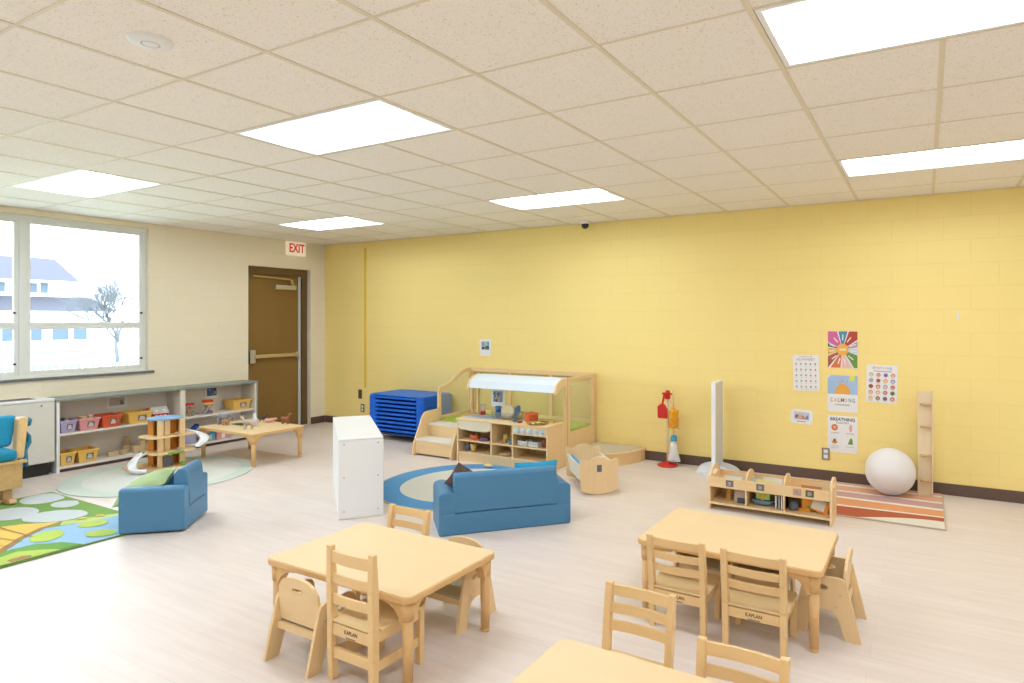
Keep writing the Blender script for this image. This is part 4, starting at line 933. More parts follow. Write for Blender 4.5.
simple('toy_dish', MB().lathe([(0, 0), (.03, 0), (.045, .03), (.04, .03), (0, .006)], n=18), flat('#5f93bd', .5), 'small blue toy bowl on the middle kitchen shelf', 'toy', (-3.78, 5.42, K2))
simple('toy_dish', MB().lathe([(0, 0), (.05, 0), (.08, .03), (.075, .03), (.045, .006), (0, .006)], n=24), flat('#d7b98a', .5), 'wide tan toy bowl on the lower middle kitchen shelf', 'bowl', (-3.85, 5.43, K1))
def crate(x, lb, cols):
    c = root('toy_crate', lb, 'crate', (x, 5.43, K2), group='white toy crates')
    g = MB(); g.box(-.055, .055, -.045, .045, 0, .006)
    for z in (.01, .032):
        g.box(-.058, .058, -.05, -.045, z, z + .016); g.box(-.058, .058, .045, .05, z, z + .016); g.box(-.06, -.055, -.05, .05, z, z + .016); g.box(.055, .06, -.05, .05, z, z + .016)
    for sx in (-1, 1):
        for s2 in (-1, 1): g.box(sx * .052 - .004, sx * .052 + .004, s2 * .041 - .004, s2 * .041 + .004, 0, .05)
    g.build('slats', WHITEP, c)
    for k in range(3):
        o = MB().ball((0, 0, 0), .018, .015, .015, n=10, m=8).build('toy_vegetable', flat(cols[k], .5), loc=(x - .032 + .032 * k, 5.43 + .01 * (k % 2), K2 + .048))
        tag(o, 'round toy vegetable in the ' + ('left' if x < -3.56 else 'right') + ' white crate on the kitchen shelf', 'toy', 'toy vegetables in the white crates')
crate(-3.615, 'left white slatted toy crate on the right kitchen shelf', ['#6f8a3c', '#8a5a4a', '#7b9a4a'])
crate(-3.485, 'right white slatted toy crate on the right kitchen shelf', ['#4f7a3a', '#9a4a3a', '#6a7a4a'])
simple('toy_can', MB().lathe([(0, 0), (.03, 0), (.03, .085), (0, .085)], n=16), flat('#a2543c', .5), 'brown red toy can at the right end of the kitchen shelf', 'toy', (-3.385, 5.45, K2))
simple('toy_food', MB().ball((0, 0, .02), .05, .035, .02, n=14, m=8), flat('#e6c98e', .5), 'tan toy bun lying on the blue round rug', 'toy', (-3.93, 5.22, .0105))

# quarter-round riser
rs = root('corner_riser', 'low quarter-round carpeted step beside the play loft', 'step', (-3.27, 6.375, 0))
lp = [(0, 0)] + [(.60 * math.cos(-a * PI / 2 / 14), .62 * math.sin(-a * PI / 2 / 14)) for a in range(15)]
MB().prism(list(reversed(lp)), 0, .118, 'z').build('body', wood('birch riser', '#f0cb92', 'x', .08), rs)
MB().prism(list(reversed([(x * 1.02, y * 1.02) for x, y in lp])), .1185, .135, 'z').build('rim', BIRCH, rs, bevel=.003)
MB().prism(list(reversed([(x * .93 + .01, y * .93 - .01) for x, y in lp])), .1355, .140, 'z').build('carpet_top', fab('#d2c8ae'), rs)

# ================================================================== CRADLE
cc = root('doll_cradle', 'wooden doll cradle with blue bedding beside the sofa', 'cradle', (-2.69, 5.13, 0), math.atan2(.45, -.41))
# local x runs from the near end (-) to the far end (+)
def cradle_end(x, hh):
    out = [(-.165, .045), (-.155, .035)] + [(-.15 + .3 * k / 10, .035 - .033 * math.sin(PI * k / 10)) for k in range(1, 10)] + [(.155, .035), (.165, .045), (.175, hh - .03), (.17, hh - .005), (.15, hh), (.13, hh - .012), (.09, hh - .02), (.05, hh + .012), (0, hh + .022), (-.05, hh + .012), (-.09, hh - .02), (-.13, hh - .012), (-.15, hh), (-.17, hh - .005), (-.175, hh - .03)]
    return MB().prism(out, x - .008, x + .008, 'x')
cradle_end(-.29, .315).build('end_panel', BIRCHZ, cc, bevel=.003); cradle_end(.29, .315).build('end_panel', BIRCHZ, cc, bevel=.003)
for s in (-1, 1):
    MB().add([(-.281, s * .135, .09), (.281, s * .135, .09), (.281, s * .165, .25), (-.281, s * .165, .25), (-.281, s * .123, .09), (.281, s * .123, .09), (.281, s * .153, .25), (-.281, s * .153, .25)],
             [(0, 1, 2, 3), (7, 6, 5, 4), (0, 4, 5, 1), (1, 5, 6, 2), (2, 6, 7, 3), (3, 7, 4, 0)]).build('side_panel', mat('pale cradle side', '#efe6cf', rough=.45), cc)
MB().box(-.281, .281, -.12, .12, .095, .107).build('bottom_board', BIRCH, cc)
MB().box(-.2985, -.2982, -.022, .022, .20, .262).box(-.299, -.2986, -.01, .012, .215, .25).build('picture_label', [SLATE], cc)
simple('doll_mattress', MB().box(-.26, .26, -.115, .115, .108, .15), mat('pale doll mattress', '#d9d6cc', rough=.9), 'pale mattress inside the doll cradle', 'mattress', (-2.69, 5.13, 0), math.atan2(.45, -.41), bevel=.012)
simple('doll_blanket', MB().add([(-.2, .02, .152), (.2, .02, .152), (.2, .115, .165), (-.2, .115, .165), (.2, .142, .25), (-.2, .142, .25), (-.2, .02, .162), (.2, .02, .162), (.2, .108, .175), (-.2, .108, .175), (.2, .132, .262), (-.2, .132, .262)],
       [(0, 1, 2, 3), (3, 2, 4, 5), (6, 9, 8, 7), (9, 11, 10, 8), (0, 6, 7, 1), (5, 4, 10, 11), (1, 7, 8, 2), (2, 8, 10, 4), (0, 3, 9, 6), (3, 5, 11, 9)]), flat('#6fb0e0', .9), 'sky blue blanket tucked in the doll cradle', 'blanket', (-2.69, 5.13, 0), math.atan2(.45, -.41))

# ================================================================== BROOM STAND
bs = root('broom_stand', 'child cleaning set stand with a red base by the yellow wall', 'stand', (-2.36, 6.24, 0))
MB().lathe([(0, 0), (.105, 0), (.108, .01), (.09, .022), (.03, .032), (.018, .05), (0, .05)], n=32).build('base', RED, bs)
MB().cyl((0, 0, .045), (0, 0, .76), .011, n=14).build('pole', mat('pale wood pole', '#ecd9b8', rough=.5), bs)
MB().cyl((0, 0, .70), (0, 0, .79), .03, .022, 16).beam((-.06, 0, .755), (.06, 0, .755), .02, .02).beam((0, -.05, .755), (0, .05, .755), .02, .02).build('hanger_head', RED, bs, bevel=.003)
t = root('toy_dustpan', 'red toy dustpan hanging on the cleaning stand', 'dustpan', (-2.402, 6.20, .50))
MB().prism([(-.05, 0), (.05, 0), (.055, .10), (.02, .15), (-.02, .15), (-.055, .12)], -.012, .012, 'y').build('pan', RED, t, bevel=.005)
MB().beam((0, 0, .15), (.02, 0, .25), .018, .014).build('handle', RED, t)
t = root('toy_duster', 'fluffy orange yellow toy duster hanging on the cleaning stand', 'duster', (-2.283, 6.21, .40))
g = MB().lathe([(0, .0), (.03, .005), (.045, .03), (.043, .10), (.046, .15), (.04, .19), (.02, .21), (0, .215)], n=18)
for k in range(60):
    a, z = random.random() * 6.28, random.uniform(.01, .2); g.beam((.03 * math.cos(a), .03 * math.sin(a), z), (.056 * math.cos(a), .056 * math.sin(a), z - .012), .009, .006)
g.build('fluff', mat('orange fluff', '#f3a92c', rough=1, noise=.2, nscale=60), t)
MB().cyl((0, 0, .215), (-.01, 0, .40), .007, n=10).build('handle', flat('#e8c99a'), t)
t = root('toy_mop', 'toy mop with white strings and a blue head on the cleaning stand', 'mop', (-2.30, 6.26, .05))
MB().lathe([(.0, .27), (.03, .265), (.036, .24), (.036, .215), (0, .21)], n=16).build('mop_head', mat('mop blue', '#3aa0c8', rough=.4), t)
g = MB()
for k in range(26):
    a = 2 * PI * k / 26; g.tube([(.02 * math.cos(a), .02 * math.sin(a), .22), (.034 * math.cos(a), .034 * math.sin(a), .12), (.06 * math.cos(a), .045 * math.sin(a), .02), (.068 * math.cos(a), .05 * math.sin(a), .0)], .006, 5)
g.build('mop_strings', mat('white cotton', '#ece8e2', rough=1), t)
MB().cyl((0, 0, .27), (-.03, 0, .64), .007, n=10).build('handle', flat('#e8d6c0'), t)

# ================================================================== STANDING WHITE PANEL
wb = root('standing_panel', 'tall narrow white panel on rounded feet by the yellow wall', 'panel', (-1.818, 6.20, 0))
MB().box(-.0185, .0185, -.13, .13, .03, .905).build('panel', [mat('panel grey beads', '#dcdad2', rough=.6, noise=.08, nscale=50)], wb, bevel=.004)
MB().box(-.021, .021, -.136, -.1305, .03, .91).box(-.021, .021, .1305, .136, .03, .91).box(-.021, .021, -.136, .136, .9055, .915).build('panel_edge', WHITEP, wb, bevel=.003)
for y, w_ in ((-.11, .19), (.06, .22)):
    lp = [(w_ * math.cos(a * PI / 16), .05 + .0 + .055 * math.sin(a * PI / 16)) for a in range(17)] + [(-w_, .0), (w_, 0)]
    MB().prism([(a, max(0, b)) for a, b in [(w_ * math.cos(k * PI / 16), .095 * math.sin(k * PI / 16)) for k in range(17)]], y - .0, y + .016, 'y').build('foot', mat('frosted foot', '#e6e8e8', rough=.35), wb)
MB().prism(ell(0, 0, .17, .20, 32), 0, .012, 'z').build('base_plate', mat('frosted foot', '#e6e8e8', rough=.35), wb)

# ================================================================== BOOK BROWSER BOX
bx0, bx1, by0, by1 = -1.535, -.60, 4.985, 5.27
bb = root('book_browser', 'low birch book browser box with an open lower shelf beside the striped rug', 'book box', ((bx0 + bx1) / 2, (by0 + by1) / 2, 0))
ob, oby = (bx0 + bx1) / 2, (by0 + by1) / 2; hw = (by1 - by0) / 2
def endp(x0, x1, h_, z0=0):
    lp = [(-hw, z0), (hw, z0), (hw, h_ - .09)] + [(hw * math.cos(a * PI / 12), h_ - .09 + .09 * math.sin(a * PI / 12)) for a in range(1, 12)] + [(-hw, h_ - .09)]
    return lp
for x in (bx0, bx1 - .016):
    lp = endp(0, 0, .335); hole = ell(0, .285, .07, .025, 18)
    MB().plate([lp, hole], x - ob, x - ob + .016, 'x').build('end_panel', BIRCHZ, bb, bevel=.002)
for x in (-1.235, -.945):
    k_ = .97
    MB().prism([(a * k_, b) for a, b in endp(0, 0, .325, .0625)], x - ob - .006, x - ob + .006, 'x').build('divider', BIRCHZ, bb)
MB().box(bx0 + .016 - ob, bx1 - .016 - ob, -hw, hw, .045, .062).build('shelf_board', BIRCH, bb)
MB().box(bx0 + .016 - ob, bx1 - .016 - ob, -hw - .006, -hw + .003, .185, .265).build('front_rail', BIRCH, bb, bevel=.002)
MB().box(bx0 + .016 - ob, bx1 - .016 - ob, hw - .003, hw + .006, .06, .265).build('back_rail', BIRCH, bb)
MB().box(bx0 + .016 - ob, bx1 - .016 - ob, -hw + .003, hw - .003, .183, .192).build('trough_board', BIRCH, bb)
for x, c in ((-1.36, SLATE), (-1.12, SLATE), (-.845, flat('#c9a58c')), (-.755, flat('#5c6b50'))):
    MB().box(x - .03 - ob, x + .03 - ob, -hw - .0072, -hw - .0061, .202, .252).mi(1).box(x - .015 - ob, x + .012 - ob, -hw - .008, -hw - .0073, .212, .24).build('picture_label', [c, flat('#b59c98')], bb)
BGp = 'books in the upper trough of the browser box'
bi = 0
for x, cols, n in ((-1.385, ['#cfe4df', '#e9e3d8', '#d9c9a4'], 3), (-1.09, ['#bfe0dc', '#efe28a', '#e8e6e0', '#a9cfe0'], 4), (-.78, ['#d99a6a', '#c97b45', '#e0c79a'], 3)):
    for k in range(n):
        hb = .02 + .015 * (k % 3); y = oby - .08 + k * .045
        M = TR((x + (-.07 if n == 4 else -.03) + .05 * (k % 3), y, .193), math.radians(-14))
        o = MB().box(-.075, .075, -.005, .005, .003, hb + .03).build('book', flat(cols[k], .5), bevel=.002); o.matrix_world = M
        bay = {-1.385: 'left', -1.09: 'middle', -.78: 'right'}[x]
        colname = {'#cfe4df': 'pale mint', '#e9e3d8': 'off-white', '#d9c9a4': 'beige', '#bfe0dc': 'light aqua', '#efe28a': 'pale yellow', '#e8e6e0': 'white', '#a9cfe0': 'light blue', '#d99a6a': 'peach', '#c97b45': 'orange brown', '#e0c79a': 'tan'}[cols[k]]
        tag(o, colname + ' picture book standing in the ' + bay + ' bay of the browser box', 'book', BGp)
# lower shelf items
BZ = .0625
def lowbook(x, w_, h_, c, name, rx=-12, y=5.09, t_=.014, rz=0):
    o = MB().box(-w_ / 2, w_ / 2, -t_ / 2, t_ / 2, 0, h_).build('book', flat(c, .5), bevel=.002); o.matrix_world = TR((x, y, BZ + .003), math.radians(rx), 0, math.radians(rz))
    tag(o, name, 'book')
lowbook(-1.40, .035, .09, '#c9923a', 'small mustard book on the browser box lower shelf, left bay')
lowbook(-1.30, .11, .10, '#e3d2c6', 'cream picture book leaning on the browser box lower shelf, left bay', rx=-20)
lowbook(-1.285, .06, .04, '#4a5560', 'dark grey small book in front of the cream picture book', y=5.04, rx=-6, rz=5)
for k in range(4): lowbook(-1.01 + .022 * k, .010, .105, ['#e9e6e2', '#b9b4b4', '#efece6', '#9a9498'][k], ['white', 'light grey', 'ivory', 'mid grey'][k] + ' thin book standing upright at the right of the middle bay', rx=0, y=5.08 + .01 * (k % 2), t_=.13)
o = root('toy_helicopter', 'green and blue toy boat with a yellow mast on the lower shelf, middle bay', 'toy', (-1.12, 5.08, BZ))
MB().prism([(-.085, .045), (-.06, .012), (.05, .012), (.085, .045)], -.03, .03, 'y').build('hull', flat('#5f7f96', .4), o, bevel=.005)
MB().box(-.055, .055, -.012, .012, .046, .11).build('cabin', flat('#a8cf6a', .4), o, bevel=.006)
MB().box(-.012, .012, -.018, -.0125, .03, .11).build('mast', flat('#f0b52c', .4), o)
o.name = 'toy_boat'
o = MB().lathe([(0, -.012), (.03, -.012), (.038, 0), (.03, .012), (0, .012)], n=18).build('toy_disc', flat('#5f6878', .5)); o.matrix_world = TR((-.885, 5.06, BZ + .04), math.radians(75), 0, 0); tag(o, 'dark grey round toy disc on the lower shelf, right bay', 'toy')
o = MB().box(-.045, .045, -.015, .015, 0, .02).box(-.02, .045, -.012, .012, .02, .11).build('toy_phone', flat('#f2a02c', .45), loc=(-.81, 5.09, BZ), bevel=.006); tag(o, 'orange and yellow toy handset on the lower shelf, right bay', 'toy')
o = root('toy_tablet', 'toy tablet with orange frame and pale screen leaning on the lower shelf', 'toy', (-.715, 5.07, BZ + .012)); o.rotation_euler = (math.radians(-22), math.radians(14), 0)
MB().box(-.075, .075, -.009, .009, 0, .10).build('frame', flat('#f39a2a', .4), o, bevel=.008)
MB().box(-.05, .045, -.0105, -.0091, .014, .086).build('screen', flat('#e9e6d8', .3), o)
MB().box(-.078, -.05, -.0108, -.0092, .0, .02).box(.03, .074, -.0108, -.0092, .088, .1).build('grip', flat('#4fa05a', .4), o)

# ================================================================== BALL + RUNG BOARD
tag(MB().lathe([(0, .0)] + [(.201 * math.sin(PI * k / 28), .201 - .201 * math.cos(PI * k / 28)) for k in range(1, 28)] + [(0, .402)], n=48).build('exercise_ball', mat('matte white vinyl', '#edeae8', rough=.5, bump=.05, bscale=30), loc=(-.264, 6.115, .0125)), 'large white exercise ball on the striped rug', 'ball')
rb = root('rung_board', 'tall pale pine board with four rungs standing against the yellow wall', 'board', (.0, 6.235, .0125))
LPINE = wood('pale pine', '#efd9b2', 'z', .12)
MB().box(-.055, .050, 0, .018, 0, .90).build('face_board', LPINE, rb, bevel=.003)
MB().box(.0505, .062, -.03, .09, 0, .90).build('side_board', LPINE, rb, bevel=.003)
for z in (.13, .345, .60, .79):
    MB().cyl((-.038, -.022, z), (.049, -.022, z), .010, n=12).build('rung', flat('#dcb57d', .5), rb)

# ================================================================== POSTERS on the yellow wall
Ry = Matrix.Rotation(PI / 2, 4, 'X')       # text facing -Y
def poster(name, label, xc, zc, w_, h_, tilt=0):
    t = root(name, label, 'poster', (xc, YF - .001, zc), 0, None); t.rotation_euler = (0, tilt, 0)
    MB().box(-w_ / 2, w_ / 2, -.0015, 0, -h_ / 2, h_ / 2).build('sheet', PAPER, t); return t
class PR:
    def __init__(s): s.g = MB(); s.mats = []; s.k = 0
    def c(s, h):
        m = flat(h, .5)
        if m not in s.mats: s.mats.append(m)
        s.g.mi(s.mats.index(m)); s.k += 1; return s
    def y(s): return -.0016 - .00004 * s.k
    def rect(s, h, x0, x1, z0, z1): s.c(h); y = s.y(); s.g.poly([(x0, y, z0), (x1, y, z0), (x1, y, z1), (x0, y, z1)])
    def poly(s, h, pts): s.c(h); y = s.y(); s.g.poly([(a, y, b) for a, b in pts])
    def text(s, h, body, size, x, z, width=None, bold=.0):
        s.c(h); s.g.text(body, size, Matrix.Translation((x, s.y(), z)) @ Ry, extrude=.00005, bold=bold, width=width)
    def done(s, t): return s.g.build('print', s.mats, t)
# sunburst
t = poster('sunburst_poster', 'sunburst poster with coloured rays, topmost of the calming posters', -.677, 1.252, .262, .348)
p = PR(); w_, h_ = .131, .174
rays = ['#4f8fae', '#b8452f', '#b79ab8', '#c6d8ea', '#6f9a4a', '#eec2bc', '#e07a4a', '#b5603f', '#efb83c', '#3c4048', '#d96aa0']
angs = [78, 42, 16, -6, -42, -80, -112, -142, -172, 166, 128, 100]
angs = [104, 74, 34, 8, -20, -62, -94, -124, -156, -190, -207, -256]
def onrect(a):
    c, s = math.cos(math.radians(a)), math.sin(math.radians(a)); k = min(w_ / abs(c) if abs(c) > 1e-6 else 9, h_ / abs(s) if abs(s) > 1e-6 else 9); return c * k * .985, s * k * .985
for k in range(11):
    a0, a1 = angs[k] - 2.2, angs[k + 1] + 2.2
    pts = [(.0, .0), onrect(a0)]
    for ca in (53.1, -53.1, -126.9, -233.1):
        if a1 < ca < a0: pts.append((math.copysign(w_ * .985, math.cos(math.radians(ca))), math.copysign(h_ * .985, math.sin(math.radians(ca)))))
    pts.append(onrect(a1)); p.poly(rays[k], pts)
    am = math.radians((a0 + a1) / 2); p.c('#f0ece4')
    M = Matrix.Translation((.095 * math.cos(am), p.y(), .115 * math.sin(am))) @ Matrix.Rotation(-am if math.cos(am) >= 0 else -am + PI, 4, 'Y')
    p.g.box(-.028, .028, -.00005, .00005, -.005, .005, M=M)
p.poly('#f2b24a', ell(0, 0, .052, .055)); p.rect('#f6dca4', -.03, .03, -.012, .012)
p.done(t)
# CALMING
t = poster('calming_poster', 'poster with an orange sun on blue and the heading CALMING', -.677, .836, .262, .345)
p = PR(); p.rect('#a9c6e6', -.131, .131, -.005, .172); 
p.poly('#efb04a', [(a, b) for a, b in ell(.0, -.005, .068, .098, 24, 0, 180)])
for a in range(15, 180, 25):
    r = math.radians(a); c, s = math.cos(r), math.sin(r); p.poly('#e2ab6a', [(c * .078 - s * .005, s * .105), (c * .108 - s * .004, s * .135), (c * .108 + s * .004, s * .135), (c * .078 + s * .005, s * .105)])
p.poly('#e9e86a', [(.06, .172), (.105, .172), (.105, .12), (.055, .125)]); p.poly('#f1f0ee', [(-.131, .172), (-.10, .172), (-.131, .14)])
for k, (ch, c) in enumerate(zip('CALMING', ['#b5603f', '#e0a03c', '#e07a4a', '#5f7fa8', '#d98a4a', '#4f9a9a', '#6f7a8a'])): p.text(c, ch, .052, -.096 + .032 * k, -.062, width=.023 if ch not in 'IM' else (.006 if ch == 'I' else .030), bold=.0006)
p.text('#3c3c44', 'STRATEGIES', .02, 0, -.106, width=.13); p.done(t)
# BREATHING
t = poster('breathing_poster', 'white poster with the heading BREATHING, lowest of the calming posters', -.677, .453, .262, .345)
p = PR(); p.text('#3a3f55', 'BREATHING', .042, 0, .138, width=.215, bold=.001); p.text('#3a3f55', 'EXERCISES', .022, 0, .106, width=.11)
p.poly('#d9603a', ell(-.07, .062, .028, .03)); p.poly('#efb27a', ell(-.07, .062, .016, .018)); p.poly('#e2a9a9', ell(.07, .062, .013, .035)); p.rect('#c9c6c4', -.10, -.03, .005, .014); p.rect('#c9c6c4', .03, .10, .005, .014)
p.poly('#e08a3c', ell(-.07, -.068, .026, .026, 16, 180, 360)); p.poly('#8a5a3a', ell(-.07, -.06, .012, .014)); p.poly('#6f9a4a', [(.045, -.09), (.09, -.09), (.085, -.04), (.07, -.03), (.06, -.05)])
p.rect('#d2cfcc', -.10, -.03, -.118, -.110); p.rect('#d2cfcc', .03, .10, -.118, -.110); p.rect('#c9c6c4', -.10, -.04, -.135, -.129)
p.done(t)
# alphabet
t = poster('alphabet_poster', 'white alphabet chart poster, left of the calming posters', -1.005, 1.02, .24, .345, -.02)
p = PR(); p.text('#8a8a90', 'CLASSROOM', .018, 0, .155, width=.12)
for k, (ch, c) in enumerate(zip('ALPHABET', ['#d9603a', '#6f7fa8', '#e0a03c', '#c9576a', '#5f9a7a', '#d98a4a', '#7a6fa8', '#c9576a'])): p.text(c, ch, .032, -.077 + .022 * k, .128, width=.017)
rnd = random.Random(11); pal = ['#c9967a', '#b59a8a', '#8aa07a', '#c9a5a0', '#9aa5b5', '#a8917d']
for i in range(5):
    for j in range(5):
        x, z = -.088 + .044 * i, .085 - .055 * j; p.poly(rnd.choice(pal), [(x + .010 * math.cos(a), z + .011 * math.sin(a)) for a in (0.3, 1.5, 2.6, 3.9, 5.2)]); p.rect('#cfccd0', x - .012, x + .012, z - .024, z - .020)
p.done(t)
# emotions
t = poster('emotions_poster', 'poster with rows of small emotion faces, right of the calming posters', -.346, .945, .255, .345, .03)
p = PR(); 
for k, (ch, c) in enumerate(zip('EMOTIONS', ['#c9576a', '#e0a03c', '#d9603a', '#5f9a7a', '#e0a03c', '#c98ab0', '#6f9fc4', '#5a5f78'])): p.text(c, ch, .034, -.067 + .020 * k, .142, width=.017 if ch != 'I' else .006)
p.rect('#8f9298', -.07, .08, .112, .118)
pal = ['#b7bf6a', '#e58a8a', '#9a8ac4', '#e2785f', '#8fa5c4', '#c46a50', '#efa04a', '#6a8fc4', '#a8442f', '#d05a3c', '#b592c0', '#c94a3c', '#e29a4a', '#ef9a9a', '#d05a50', '#5f8a5a', '#f0b07a', '#5a6f4a', '#5f7fb0', '#c94f35']
for j in range(5):
    for i in range(4):
        x, z = -.088 + .06 * i, .082 - .054 * j; c = pal[j * 4 + i]; p.poly(c, ell(x, z, .019, .019, 14)); p.poly(['#f0d9c4', '#d9a890', '#8a5f4a', '#f2cfa0'][(i + j) % 4], ell(x, z - .002, .011, .011, 12)); p.rect('#bdbcc0', x - .014, x + .014, z - .027, z - .024)
p.done(t)
# small framed landscape card with rounded corners
t = root('picture_card', 'small rounded white picture card low on the yellow wall below the alphabet chart', 'card', (-1.045, YF - .001, .592), 0); t.rotation_euler = (0, .05, 0)
MB().prism(rrect(-.103, .103, -.069, .069, .03), -.002, 0, 'y').build('card', PAPER, t)
p = PR(); p.rect('#c9cdd6', -.07, .07, -.03, .045); p.poly('#d9b09a', [(-.05, -.02), (.0, -.025), (.0, .02), (-.03, .03)]); p.poly('#7a8fb8', [(.02, -.02), (.065, -.02), (.06, .025)]); p.poly('#8a5a50', [(-.06, -.015), (-.04, -.015), (-.03, .012), (-.055, .02)]); p.poly('#d98a60', [(.0, -.02), (.03, -.02), (.025, .01), (.005, .015)]); p.rect('#7a7a80', -.045, .045, -.05, -.044)
for o in [p.done(t)]: o.location = (0, -.0006, 0)
t = root('picture_card', 'white instruction picture card on the yellow wall above the play loft', 'card', (-4.86, YF - .001, 1.18), 0)
MB().prism(rrect(-.088, .088, -.105, .105, .018), -.002, 0, 'y').build('card', PAPER, t)
p = PR(); p.rect('#9fb2bd', -.06, .06, -.03, .075); p.rect('#4a5a68', .0, .058, -.025, .02); p.rect('#3a4450', -.058, -.01, -.022, .005); p.rect('#a8cfc0', -.01, .035, .02, .07); p.rect('#b58a80', -.055, -.03, .02, .06); p.rect('#6a9ac4', .03, .058, .03, .07)
for o in [p.done(t)]: o.location = (0, -.0006, 0)

# outlets, conduit, ceiling fixtures
def outlet(x, z, plate, label, hh=.115, slots=True, ww=.07):
    t = root('wall_outlet', label, 'outlet', (x, YF, z))
    MB().box(-ww / 2, ww / 2, -.008, 0, -hh / 2, hh / 2).build('cover_plate', plate, t, bevel=.003)
    if slots: MB().box(-.018, .018, -.0095, -.0081, .006, .042).box(-.018, .018, -.0095, -.0081, -.042, -.006).build('sockets', WHITEP, t)
    return t
outlet(-.825, .255, PLATE, 'steel outlet plate low on the yellow wall beside the breathing poster')
outlet(-7.05, .262, DPLATE, 'white double outlet low on the yellow wall left of the cot stack')
outlet(-7.10, .46, DPLATE, 'brown blank box at the bottom of the conduit, left of the cot stack', hh=.13, slots=False)
tag(MB().box(-.012, .012, -.022, 0, 0, 2.0).build('wall_conduit', mat('yellow painted conduit', '#efcb40', rough=.5), loc=(-6.99, YF, .56), bevel=.004), 'yellow painted conduit running down the wall near the corner', 'conduit')
tag(MB().box(-.008, .008, -.006, 0, -.03, .03).build('wall_hook', WHITEP, loc=(.253, YF, 1.566), bevel=.003), 'small white adhesive hook high on the yellow wall at the right', 'hook')
t = root('ceiling_disc', 'round flat white detector on the ceiling at the upper left', 'detector', (-2.679, 1.356, H))
MB().lathe([(0, -.018), (.06, -.018), (.075, -.012), (.08, 0)], n=32).build('cover', WHITE, t)
MB().lathe([(.028, -.0186), (.034, -.0186)], n=24).build('ring', flat('#c9c2b8'), t)
t = root('dome_camera', 'small dark dome camera on the ceiling near the yellow wall', 'camera', (-3.36, 6.27, H))
MB().lathe([(0, -.03), (.055, -.03), (.06, -.004), (.06, 0)], n=24).build('mount', WHITE, t)
MB().lathe([(0, -.085)] + [(.042 * math.sin(k * PI / 16), -.045 - .04 * math.cos(k * PI / 16)) for k in range(1, 9)] + [(.042, -.03)], n=20).build('dome', flat('#2b2622', .2), t)

# ================================================================== TOY ANIMALS
def animal(name, label, loc, rz, s, m, m2=None, neck=.3, trunk=False, horse=False, lying=False):
    t = root(name, label, 'toy animal', loc, rz, 'toy animals on the low table', s); g = MB()
    z0 = 0 if lying else .035
    g.ball((0, 0, z0 + .022), .042, .018, .02, n=14, m=8)
    g.ball((-.028, 0, z0 + .024), .018, .017, .019, n=12, m=8); g.ball((.028, 0, z0 + .026), .019, .017, .019, n=12, m=8)
    if not lying:
        for x in (-.03, .03):
            for y in (-.011, .011): g.cyl((x, y, z0 + .018), (x + .003, y, 0), .0075 if not horse else .006, .005, 8)
    else:
        for x in (-.03, .03): g.cyl((x, -.012, .008), (x + .03, -.03, .005), .005, .004, 8)
    hz = z0 + .035 + neck * .06
    g.cyl((.034, 0, z0 + .026), (.052, 0, hz), .013, .009, 10); g.ball((.06, 0, hz + .002), .018, .010, .010, n=10, m=8)
    for y in (-.008, .008): g.ball((.05, y, hz + .011), .004 if not trunk else .010, .003, .006, n=8, m=6)
    g.tube([(-.044, 0, z0 + .03), (-.055, 0, z0 + .018), (-.056, 0, z0 + .002)], [.004, .003, .002], 6)
    if trunk: g.tube([(.072, 0, hz), (.079, 0, hz - .012), (.078, 0, hz - .035)], [.006, .005, .003], 6)
    g.build('body', m, t)
    if m2:
        b = MB()
        for k in range(5): b.lathe([(.0186, -.0015), (.0186, .0015)], n=12, M=Matrix.Translation((-.028 + .014 * k, 0, z0 + .0225)) @ Matrix.Rotation(PI / 2, 4, 'Y') @ Matrix.Scale(1.10, 4))
        if horse: b.beam((.034, 0, z0 + .05), (.056, 0, hz + .012), .003, .012)
        b.build('markings', m2, t)
    return t
TZ = .3505
animal('toy_elephant', 'grey toy elephant standing at the left of the low animal table', (-6.93, 4.27, TZ), math.radians(20), 1.5, GREYC, trunk=True, neck=-.1)
animal('toy_calf', 'small tan toy calf beside the grey elephant', (-6.84, 4.24, TZ), math.radians(40), .8, flat('#c98f6a', .6))
o = root('toy_crocodile', 'dark green toy crocodile lying flat in the middle of the animal table', 'toy animal', (-6.70, 4.33, TZ), math.radians(10), 'toy animals on the low table')
g = MB(); g.ball((0, 0, .014), .05, .02, .013, n=14, m=8); g.tube([(-.04, 0, .012), (-.08, .008, .010), (-.12, -.004, .005)], [.012, .008, .003], 8); g.tube([(.04, 0, .014), (.075, 0, .012), (.10, 0, .010)], [.013, .010, .006], 8)
for x in (-.03, .03):
    for s in (-1, 1): g.cyl((x, s * .015, .01), (x + .005, s * .034, .005), .006, .004, 8)
g.build('body', flat('#4f5f3c', .6), o)
animal('toy_zebra', 'striped toy zebra near the front corner of the animal table', (-6.36, 4.20, TZ), math.radians(200), 1.25, flat('#d2c4b4', .6), flat('#5a4a44', .6), horse=True, neck=.5)
animal('toy_horse', 'white toy horse behind the toy zebra on the animal table', (-6.50, 4.37, TZ), math.radians(150), 1.3, flat('#dfe3ea', .5), horse=True, neck=.3)
animal('toy_pig', 'pink toy pig lying near the far edge of the animal table', (-6.58, 4.60, TZ), math.radians(35), 1.15, flat('#e2ac9a', .6), lying=True, neck=0)
animal('toy_calf', 'small black and pink toy calf by the far edge of the animal table', (-6.74, 4.62, TZ), math.radians(60), .8, flat('#4a4440', .6), neck=.2)
animal('toy_foal', 'reddish brown toy horse at the far right corner of the animal table', (-6.33, 4.62, TZ), math.radians(20), 1.1, flat('#a0613f', .5), horse=True, neck=.55)

